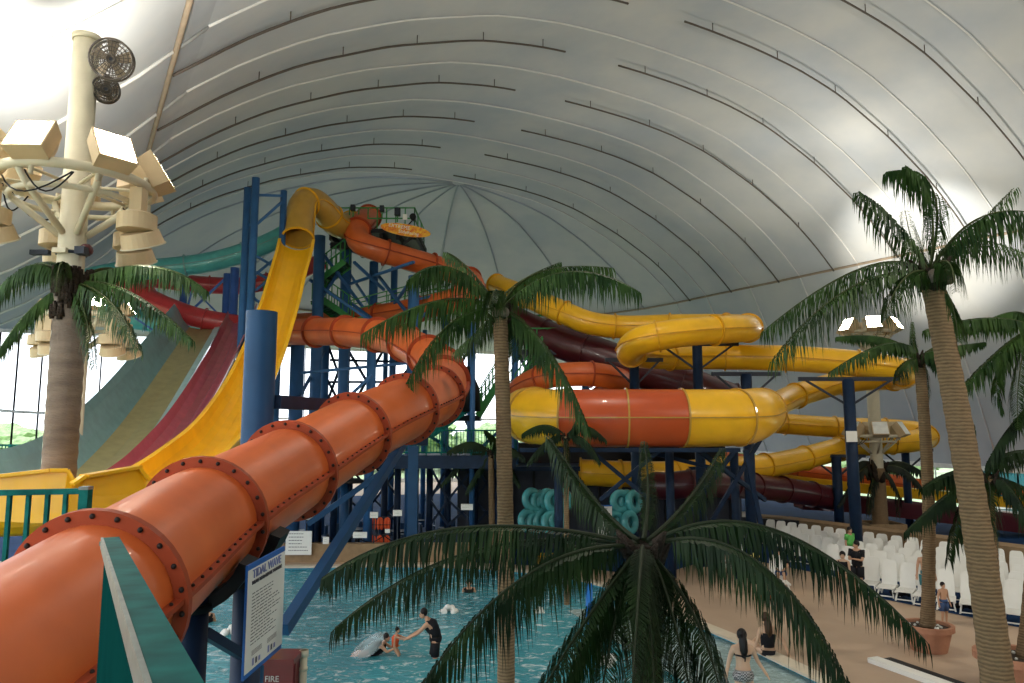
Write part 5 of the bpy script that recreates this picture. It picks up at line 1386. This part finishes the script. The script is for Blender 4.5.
# ------------------------------------------------------------------ people
def person(label, J, skin, hair, clothes=(), long_hair=False, scale=1.0, loc=(0, 0, 0), rz=0.0, hat=None):
    """J: joint name -> local point for a 1.7 m figure. Body = one skinned mesh."""
    R = Matrix.Rotation(rz, 3, 'Z'); loc = V(loc)
    W = {k: loc + R @ (V(v) * scale) for k, v in J.items()}
    root = thing('person', label, 'person', loc)
    names = ['pelvis', 'waist', 'chest', 'neck', 'headbase']
    rad = {'pelvis': .135, 'waist': .115, 'chest': .14, 'neck': .055, 'headbase': .06, 'shL': .065, 'shR': .065, 'elL': .043, 'elR': .043, 'wrL': .03, 'wrR': .03, 'hipL': .105, 'hipR': .105, 'knL': .062, 'knR': .062, 'anL': .04, 'anR': .04, 'toL': .035, 'toR': .035, 'haL': .036, 'haR': .036}
    verts = []; edges = []; idx = {}; rr_ = []
    def av(k, p=None, r=None): idx[k] = len(verts); verts.append(p if p is not None else W[k]); rr_.append((r or rad[k]) * scale)
    W['headbase'] = W['neck'].lerp(W['head'], .35)
    for k in ['pelvis', 'waist', 'chest', 'neck', 'headbase']: av(k)
    edges += [(0, 1), (1, 2), (2, 3), (3, 4)]
    for s in 'LR':
        for k in ('sh', 'el', 'wr'): av(k + s)
        W['ha' + s] = W['wr' + s] + (W['wr' + s] - W['el' + s]).normalized() * .07 * scale; av('ha' + s)
        edges += [(idx['chest'], idx['sh' + s]), (idx['sh' + s], idx['el' + s]), (idx['el' + s], idx['wr' + s]), (idx['wr' + s], idx['ha' + s])]
        fd = (W['wr' + s] - W['el' + s]).normalized(); sdv = fd.cross(V((0, 0, 1))); sdv = sdv.normalized() if sdv.length > .1 else V((1, 0, 0))
        for f_ in range(4):
            o_ = (f_ - 1.5) * .018 * scale; k1 = 'f%s%d' % (s, f_); ln = (.05, .058, .054, .043)[f_] * scale
            av(k1, W['ha' + s] + fd * .03 * scale + sdv * o_, .0095); av(k1 + 'b', W['ha' + s] + fd * (.03 * scale + ln) + sdv * o_ * 1.4 + V((0, 0, -.012 * scale)), .008)
            edges += [(idx['ha' + s], idx[k1]), (idx[k1], idx[k1 + 'b'])]
        av('th' + s, W['wr' + s] + fd * .05 * scale + sdv * .055 * scale, .011); edges.append((idx['wr' + s], idx['th' + s]))
        for k in ('hip', 'kn', 'an', 'to'): av(k + s)
        edges += [(0, idx['hip' + s]), (idx['hip' + s], idx['kn' + s]), (idx['kn' + s], idx['an' + s]), (idx['an' + s], idx['to' + s])]
    me = bpy.data.meshes.new('body'); me.from_pydata(verts, edges, []); ob = bpy.data.objects.new('tmp', me); COL.objects.link(ob)
    md = ob.modifiers.new('s', 'SKIN'); 
    if not me.skin_vertices: pass
    for i, sv in enumerate(me.skin_vertices[0].data): sv.radius = (rr_[i], rr_[i]); sv.use_root = (i == 0)
    ob.modifiers.new('ss', 'SUBSURF').levels = 1
    dg = bpy.context.evaluated_depsgraph_get(); dg.update(); ev = bpy.data.meshes.new_from_object(ob.evaluated_get(dg))
    mb = MB(); mb.add([v.co.copy() for v in ev.vertices], [tuple(p.vertices) for p in ev.polygons], skin, True)
    bpy.data.objects.remove(ob)
    # head with face
    hd = W['head']; face = W.get('face', None)
    fdir = (R @ V(J['facedir'])).normalized() if 'facedir' in J else R @ V((0, -1, 0)); fs_ = fdir.cross(V((0, 0, 1))).normalized(); hr = .098 * scale
    mb.ball(hd, hr, skin, 16, (.82, .95, 1.2)); mb.ball(hd + fdir * hr * .25 - V((0, 0, hr * .55)), hr * .72, skin, 12)
    mb.ball(hd + fdir * hr * .98 - V((0, 0, hr * .15)), hr * .16, skin, 8, (1, 1, 1.6))
    for s_ in (-1, 1):
        mb.ball(hd + fs_ * s_ * hr * .85 - V((0, 0, hr * .1)), hr * .22, skin, 8, (.7, .9, 1.3)); mb.ball(hd + fdir * hr * .86 + fs_ * s_ * hr * .32 + V((0, 0, hr * .05)), hr * .1, M['hair'], 6)
    mb.ball(hd + fdir * hr * .88 - V((0, 0, hr * .6)), hr * .14, M['cloth_red'], 8, (1.5, 1.2, .5))
    mb.build('body', skin, root)
    mb = MB(); mb.ball(hd - fdir * hr * .18 + V((0, 0, hr * .28)), hr * 1.08, hair, 16, (.92, 1.0, 1.1))
    if long_hair:
        b_ = hd - fdir * hr * .6; mb.tube([b_ + V((0, 0, hr * .5)), b_ - V((0, 0, hr)) - fdir * hr * .3, b_ - V((0, 0, hr * 2.6)) - fdir * hr * .5, b_ - V((0, 0, hr * 3.9)) - fdir * hr * .4], [hr * 1.0, hr * 1.4, hr * 1.35, hr * .7], hair, 12, flat=.55)
    mb.build('hair', hair, root)
    if hat: 
        mb = MB(); mb.tube([hd + V((0, 0, hr * .7)), hd + V((0, 0, hr * .75))], hr * 2.2, hat, 20); mb.ball(hd + V((0, 0, hr * .9)), hr * 1.15, hat, 14, (1, 1, .8)); mb.build('hat', hat, root)
    def shell(name, keys, r, m, flat=1.0):
        pts = [W[k] if isinstance(k, str) else W[k[0]].lerp(W[k[1]], k[2]) for k in keys]
        mb = MB(); mb.tube(pts, [q * scale for q in r], m, 16); return mb
    for kind, m in clothes:
        if kind == 'top':
            mb = shell('top', [('pelvis', 'waist', .2), 'waist', ('waist', 'chest', .5), 'chest', ('chest', 'neck', .55)], [.155, .150, .17, .185, .12], m)
            for s in 'LR': mb.ball(W['sh' + s].lerp(W['chest'], .35), .085 * scale, m, 10)
            mb.build('top', m, root)
        if kind == 'shirt':
            mb = shell('shirt', [('pelvis', 'waist', .0), 'waist', ('waist', 'chest', .5), 'chest', ('chest', 'neck', .55)], [.175, .165, .18, .195, .12], m)
            for s in 'LR': mb.tube([W['chest'].lerp(W['sh' + s], .4), W['sh' + s], W['sh' + s].lerp(W['el' + s], .65)], [.1 * scale, .092 * scale, .07 * scale], m, 12)
            mb.build('shirt', m, root)
        if kind == 'shorts':
            mb = MB(); mb.tube([W['pelvis'].lerp(W['waist'], .45), W['pelvis'], W['pelvis'].lerp(W['hipL'].lerp(W['hipR'], .5), .9)], [.150 * scale, .168 * scale, .15 * scale], m, 14)
            for s in 'LR': mb.tube([W['hip' + s], W['hip' + s].lerp(W['kn' + s], .45), W['hip' + s].lerp(W['kn' + s], .85)], [.125 * scale, .115 * scale, .105 * scale], m, 12)
            mb.build('shorts', m, root)
        if kind == 'bottoms':
            mb = MB(); c = W['hipL'].lerp(W['hipR'], .5); mb.tube([W['pelvis'] + V((0, 0, .03 * scale)), c - V((0, 0, .10 * scale))], [.165 * scale, .15 * scale], m, 16)
            for s in 'LR': mb.ball(W['hip' + s] - V((0, 0, .02)), .12 * scale, m, 12)
            mb.build('bikini_bottoms', m, root)
        if kind == 'bikini':
            mb = MB(); mb.torus(W['waist'].lerp(W['chest'], .8), .155 * scale, .016 * scale, (W['chest'] - W['waist']), m, 20, 6); mb.tube([W['waist'].lerp(W['chest'], .3) - fdir * .14, W['waist'].lerp(W['chest'], .85) - fdir * .17], .012, m, 6)
            mb.build('bikini_top', m, root)
        if kind == 'swimsuit':
            shell('s', [('pelvis', 'waist', .6), 'waist', ('waist', 'chest', .5), 'chest'], [.14, .145, .16, .165], m).build('swimsuit', m, root)
            mb = MB(); c = W['hipL'].lerp(W['hipR'], .5); mb.tube([W['pelvis'] + V((0, 0, .04)), c - V((0, 0, .05))], [.165 * scale, .16 * scale], m, 14); mb.build('bikini_bottoms', m, root)
    return root
STAND = dict(pelvis=(0, 0, .95), waist=(0, 0, 1.1), chest=(0, 0, 1.3), neck=(0, 0, 1.45), head=(0, -.02, 1.59), shL=(.18, 0, 1.38), shR=(-.18, 0, 1.38), elL=(.24, .02, 1.1), elR=(-.24, .02, 1.1), wrL=(.27, -.05, .86), wrR=(-.27, -.05, .86),
             hipL=(.09, 0, .88), hipR=(-.09, 0, .88), knL=(.10, -.02, .48), knR=(-.10, -.02, .48), anL=(.10, .02, .08), anR=(-.10, .02, .08), toL=(.11, -.14, .03), toR=(-.11, -.14, .03), facedir=(0, -1, 0))
def pose(**kw): d = dict(STAND); d.update(kw); return d
# man reaching left (towards -x)
g = ground(431, 657, 0)
person('man in black tank top and shorts standing in the pool reaching left', pose(pelvis=(.06, 0, .98), waist=(.04, 0, 1.12), chest=(-.08, 0, 1.33), neck=(-.18, 0, 1.47), head=(-.26, -.02, 1.60), shL=(-.10, .17, 1.39), shR=(-.14, -.17, 1.37), elL=(-.33, .14, 1.16), elR=(-.38, -.14, 1.13), wrL=(-.58, .06, 1.03), wrR=(-.62, -.06, 1.0), hipL=(.06, .09, .9), hipR=(.06, -.09, .9), knL=(-.02, .1, .5), knR=(.06, -.1, .5), anL=(.05, .1, .08), anR=(.12, -.1, .08), toL=(-.1, .1, .03), toR=(-.03, -.1, .03), facedir=(-1, -.15, -.25)), M['skin'], M['hair'], [('top', M['cloth_black']), ('shorts', M['cloth_black'])], loc=(g.x + .05, g.y, -.5), scale=.96)
# woman in ring with child
g = ground(383, 655, 0)
person('long haired woman lying back in the water holding a child', pose(pelvis=(-.45, 0, .0), waist=(-.3, 0, .08), chest=(-.12, 0, .25), neck=(-.02, 0, .38), head=(.04, 0, .5), shL=(-.08, .17, .3), shR=(-.1, -.17, .3), elL=(.14, .2, .15), elR=(.1, -.24, .12), wrL=(.33, .1, .22), wrR=(.33, -.1, .22), hipL=(-.5, .09, -.02), hipR=(-.5, -.09, -.02), knL=(-.85, .12, .05), knR=(-.85, -.12, .02), anL=(-1.2, .1, -.15), anR=(-1.2, -.1, -.15), toL=(-1.28, .1, -.1), toR=(-1.28, -.1, -.1), facedir=(1, -.1, 0)), M['skin'], M['hair'], [('top', M['cloth_black'])], loc=(g.x + .05, g.y, .02), scale=.8)
person('small child in an orange vest held by the woman in the pool', pose(pelvis=(0, 0, .75), waist=(0, 0, .9), chest=(.02, 0, 1.15), neck=(.05, 0, 1.35), head=(.1, 0, 1.5), shL=(.04, .17, 1.25), shR=(.04, -.17, 1.25), elL=(.3, .15, 1.15), elR=(.32, -.12, 1.12), wrL=(.58, .1, 1.12), wrR=(.6, -.05, 1.1), hipL=(0, .09, .7), hipR=(0, -.09, .7), knL=(.2, .1, .4), knR=(.2, -.1, .4), anL=(.15, .1, .1), anR=(.15, -.1, .1), toL=(.3, .1, .05), toR=(.3, -.1, .05), facedir=(1, -.1, 0)), M['skin'], M['hair'], [('top', M['cloth_orange'])], loc=(g.x + .3, g.y - .05, -.2), scale=.54)
root = thing('swim_ring', 'clear inflatable ring around the woman lying in the pool', 'swim ring', (g.x - .5, g.y, .1))
mb = MB(); mb.torus(V((g.x - .35, g.y, .2)), .33, .13, (-.5, -.1, .8), M['clearvinyl'], 32, 12); mb.build('ring', M['clearvinyl'], root)
# bikini woman from the back
g = V((P(742, 640, 14.5).x, 14.5, 0))
person('woman with long black hair in a black and white bikini, seen from behind', pose(head=(0, .02, 1.60), elL=(.30, .05, 1.12), wrL=(.42, .0, .93), elR=(-.26, .05, 1.1), wrR=(-.32, 0, .9), knL=(.16, .02, .48), anL=(.28, .1, .08), toL=(.3, .25, .03), toR=(-.1, .16, .03), facedir=(0, 1, 0)), M['skin2'], M['hair'], [('bikini', M['cloth_black']), ('bottoms', M['checker'])], long_hair=True, loc=(g.x, g.y, .1), scale=.97)
g = ground(765, 661, 0)
person('woman with brown hair in black swimwear sitting at the pool edge', pose(pelvis=(0, 0, .12), waist=(.0, 0, .28), chest=(.02, 0, .5), neck=(.0, 0, .66), head=(-.02, .02, .8), shL=(.2, 0, .58), shR=(-.15, 0, .58), elL=(.33, -.02, .34), elR=(-.2, .05, .34), wrL=(.42, -.06, .1), wrR=(-.22, .15, .15), hipL=(.08, .02, .1), hipR=(-.1, .02, .1), knL=(-.05, .42, .3), knR=(-.25, .4, .2), anL=(-.15, .75, .05), anR=(-.35, .7, .04), toL=(-.2, .85, .05), toR=(-.4, .85, .05), facedir=(-.2, 1, 0)), M['skin2'], M['hairbrown'], [('swimsuit', M['cloth_black'])], long_hair=True, loc=(g.x + .08, g.y, .1), scale=1.1)
# people among chairs
g = V((P(857, 560, 25.2).x, 25.2, DZ))
person('man in a black shirt standing among the loungers looking at his hands', pose(elL=(.2, -.1, 1.1), elR=(-.22, -.1, 1.1), wrL=(.05, -.3, 1.15), wrR=(-.1, -.3, 1.15), facedir=(-.8, -.6, -.2)), M['skin'], M['hair'], [('shirt', M['cloth_black']), ('shorts', M['cloth_black'])], loc=g, rz=-.7)
g = V((P(850, 545, 29.5).x, 29.5, DZ + .0))
person('person in a green shirt behind the man in black', STAND, M['skin'], M['hair'], [('shirt', M['cloth_green']), ('shorts', M['cloth_black'])], loc=g, rz=.5, scale=.94)
SIT = pose(pelvis=(0, 0, .48), waist=(0, .02, .62), chest=(0, .05, .84), neck=(0, .05, 1.0), head=(0, .03, 1.14), shL=(.18, .04, .92), shR=(-.18, .04, .92), elL=(.24, -.08, .68), elR=(-.24, -.08, .68), wrL=(.12, -.3, .62), wrR=(-.12, -.3, .62), hipL=(.09, 0, .45), hipR=(-.09, 0, .45), knL=(.1, -.45, .5), knR=(-.1, -.45, .5), anL=(.1, -.5, .08), anR=(-.1, -.5, .08), toL=(.1, -.64, .04), toR=(-.1, -.64, .04))
g = V((P(843, 570, 25.8).x, 25.8, DZ)); person('dark haired person seated left of the man in black', SIT, M['skin2'], M['hair'], [('top', M['cloth_black'])], loc=g, rz=-.6)
g = ground(945, 624); person('shirtless boy in blue shorts standing by the terracotta pot', STAND, M['skin'], M['hair'], [('shorts', M['cloth_blue'])], loc=(g.x, g.y, DZ), rz=.2, scale=.66)
g = ground(757, 594); person('person in black with a yellow straw hat seated behind the dark fronds', SIT, M['skin'], M['hair'], [('shirt', M['cloth_black']), ('shorts', M['cloth_black'])], loc=(g.x, g.y, DZ), rz=.5, hat=M['cloth_yellow'])
g = ground(781, 586); person('seated person in grey shorts right of the one in a straw hat', SIT, M['skin'], M['hair'], [('shirt', M['cloth_black']), ('shorts', M['cloth_blue'])], loc=(g.x, g.y, DZ), rz=-.3)
g = V((P(1008, 575, 20.5).x, 20.5, DZ)); person('shirtless person reclining on a lounger at the far right', SIT, M['skin'], M['hair'], [('shorts', M['cloth_black'])], loc=(g.x, g.y + .8, DZ + .15), rz=-.9)
g = V((P(925, 560, 24).x, 24.0, DZ)); person('person standing half hidden behind the slim palm trunk among loungers', STAND, M['skin'], M['hair'], [('shorts', M['tealwall'])], loc=g, rz=-.4, scale=.95)
g = ground(469, 592, 0); person('swimmer with only head and shoulders above the water near the far wall', STAND, M['skin'], M['hair'], [('top', M['cloth_black'])], loc=(g.x, g.y, -1.28))
g = ground(196, 622, 0); person('swimmer in the water left of the near blue posts', STAND, M['skin'], M['hair'], [('top', M['cloth_black'])], loc=(g.x + .3, g.y, -1.2), rz=.5)
# bag and towels
g = ground(772, 600); root = thing('beach_bag', 'orange and black bag lying on the tan deck', 'bag', g)
mb = MB(); mb.ball(g + V((0, 0, .12)), .26, M['cloth_black'], 12, (1.2, .7, .5)); mb.build('bag_body', M['cloth_black'], root)
mb = MB(); mb.ball(g + V((-.22, -.05, .12)), .2, M['cloth_orange'], 12, (1.1, .8, .6)); mb.build('orange_flap', M['cloth_orange'], root)
def towel(label, q, m):
    mb = MB(); n = 8; vs = []
    for i in range(n):
        for j in range(n): vs.append(V(q) + V(((i / 7 - .5) * .5, (j / 7 - .5) * .35, .10 + .05 * math.sin(i * 1.7 + j))))
    mb.add(vs, [(i * n + j, i * n + j + 1, (i + 1) * n + j + 1, (i + 1) * n + j) for i in range(7) for j in range(7)], m, True)
    o = mb.build('towel', m, None, q); sm = o.modifiers.new('t', 'SOLIDIFY'); sm.thickness = .05; tag(o, label, 'towel')
tq = AL(13.2, 25.6, .75); towel('red towel piled on a lounger in the second row', tq, M['cloth_red'])
for i, (a, lab) in enumerate(((14.8, 'dark towel heap under the front loungers, left one'), (12.9, 'dark towel heap under the front loungers, middle one'), (10.6, 'dark red bag under the front loungers, right one'))):
    towel(lab, AL(a, 23.2, DZ + .02), M['cloth_black'] if i < 2 else M['maroon'])

# ------------------------------------------------------------------ trees outside
def out_tree(label, x, y, h, r):
    root = thing('outdoor_tree', label, 'tree', (x, y, -.4), 'trees outside the windows')
    mb = MB(); mb.tube([V((x, y, -.4)), V((x, y, h * .5))], [.25, .15], M['barkout'], 8); mb.build('trunk', M['barkout'], root)
    bm = bmesh.new(); bmesh.ops.create_icosphere(bm, subdivisions=4, radius=1)
    vs = []
    for v in bm.verts:
        n_ = noise.noise(v.co * 2.2 + V((x, y, 0))) * .45 + noise.noise(v.co * 6 + V((y, x, 0))) * .22
        q = v.co * (1 + n_); vs.append(V((x + q.x * r, y + q.y * r, h * .6 + q.z * h * .42)))
    mb = MB(); mb.add(vs, [tuple(v.index for v in f.verts) for f in bm.faces], M['leafout'], False); bm.free(); mb.build('crown', M['leafout'], root)
places = [(-75, 85, 5, 6), (-62, 92, 5.5, 7), (-52, 82, 4.5, 5), (-42, 98, 6, 7), (-30, 104, 6, 7), (-16, 110, 7, 8), (-2, 106, 6, 7), (12, 112, 7, 8), (26, 96, 6, 7), (40, 80, 5, 6), (52, 66, 5, 6), (62, 50, 5, 6), (-85, 70, 5, 6)]
for i, (x, y, h, r) in enumerate(places):
    out_tree('leafy green tree outside the glass wall, %s from the left' % ORD[[1, 2, 3, 4, 5, 6, 7, 8, 9, 10, 11, 12, 0][i]], x, y, h, r)

# ------------------------------------------------------------------ light
wd = bpy.data.worlds.new('world'); SC.world = wd; wd.use_nodes = True
bg = wd.node_tree.nodes['Background']; bg.inputs[0].default_value = (.88, .94, 1.0, 1); bg.inputs[1].default_value = 2.6
def spot(name, loc, aim, watt, ang=110, col=(1, .92, .78), size=.25):
    l = bpy.data.lights.new(name, 'SPOT'); l.energy = watt; l.spot_size = math.radians(ang); l.spot_blend = .6; l.color = col; l.shadow_soft_size = size
    o = bpy.data.objects.new(name, l); COL.objects.link(o); o.location = loc; o.rotation_euler = (V(aim)).to_track_quat('-Z', 'Y').to_euler()
def down(name, x, y, z, w_, aim=(0, 0, -1), ang=140): spot(name, (x, y, z), aim, w_, ang, size=.35)
for a_ in (-.15, 2.3, 3.6, 1.2): down('drum_lamp', mx.x + 1.2 * math.cos(a_), YM + 1.2 * math.sin(a_), P(76, 186, YM).z - 1.1, 220, (math.cos(a_) * .5, math.sin(a_) * .5, -1))
down('fill_down', 14, 6, 13, 1800, (-.25, .5, -1)); down('fill_down', 24, 18, 13, 1800, (-.2, .2, -1)); down('fill_down', 3, 20, 19, 1500, (0, .1, -1)); down('fill_down', -2, -3, 13, 350, (-.2, .6, -1))  # added downlights without fixtures, brightening slides and deck
LZ = P(76, 150, YM).z
for a in range(5):
    d = V((math.cos(a * 1.257 + .3), math.sin(a * 1.257 + .3), 0)); spot('lamp_left', V((mx.x, YM, LZ + .2)) + d * 1.3, d * .8 + V((0, 0, .8)), 1200, 130)
RZ = mr.z + .6
for a in range(5):
    d = V((math.cos(a * 1.257), math.sin(a * 1.257), 0)); spot('lamp_right', V((mr.x, 38, RZ + .3)) + d * 1.3, d * .45 + V((0, 0, .8)), 1000, 100)
spot('lamp_right', V((mr.x + .6, 39, RZ + .3)), (.7, .5, .6), 4000, 75)
for (x, y, w_) in ((14, 6, 3600), (30, 12, 3600), (4, -6, 1500)):
    spot('fill_up', (x, y, 9), (.1, .3, 1), w_, 150, size=.6)  # added unseen uplights, supposed further masts, brightening the ceiling

for o in list(bpy.data.objects):
    if '_o' in o: del o['_o']
vs_ = SC.view_settings
vs_.view_transform = 'Standard'; vs_.look = 'None'; vs_.gamma = 1; vs_.use_curve_mapping = False; vs_.exposure = 0.3
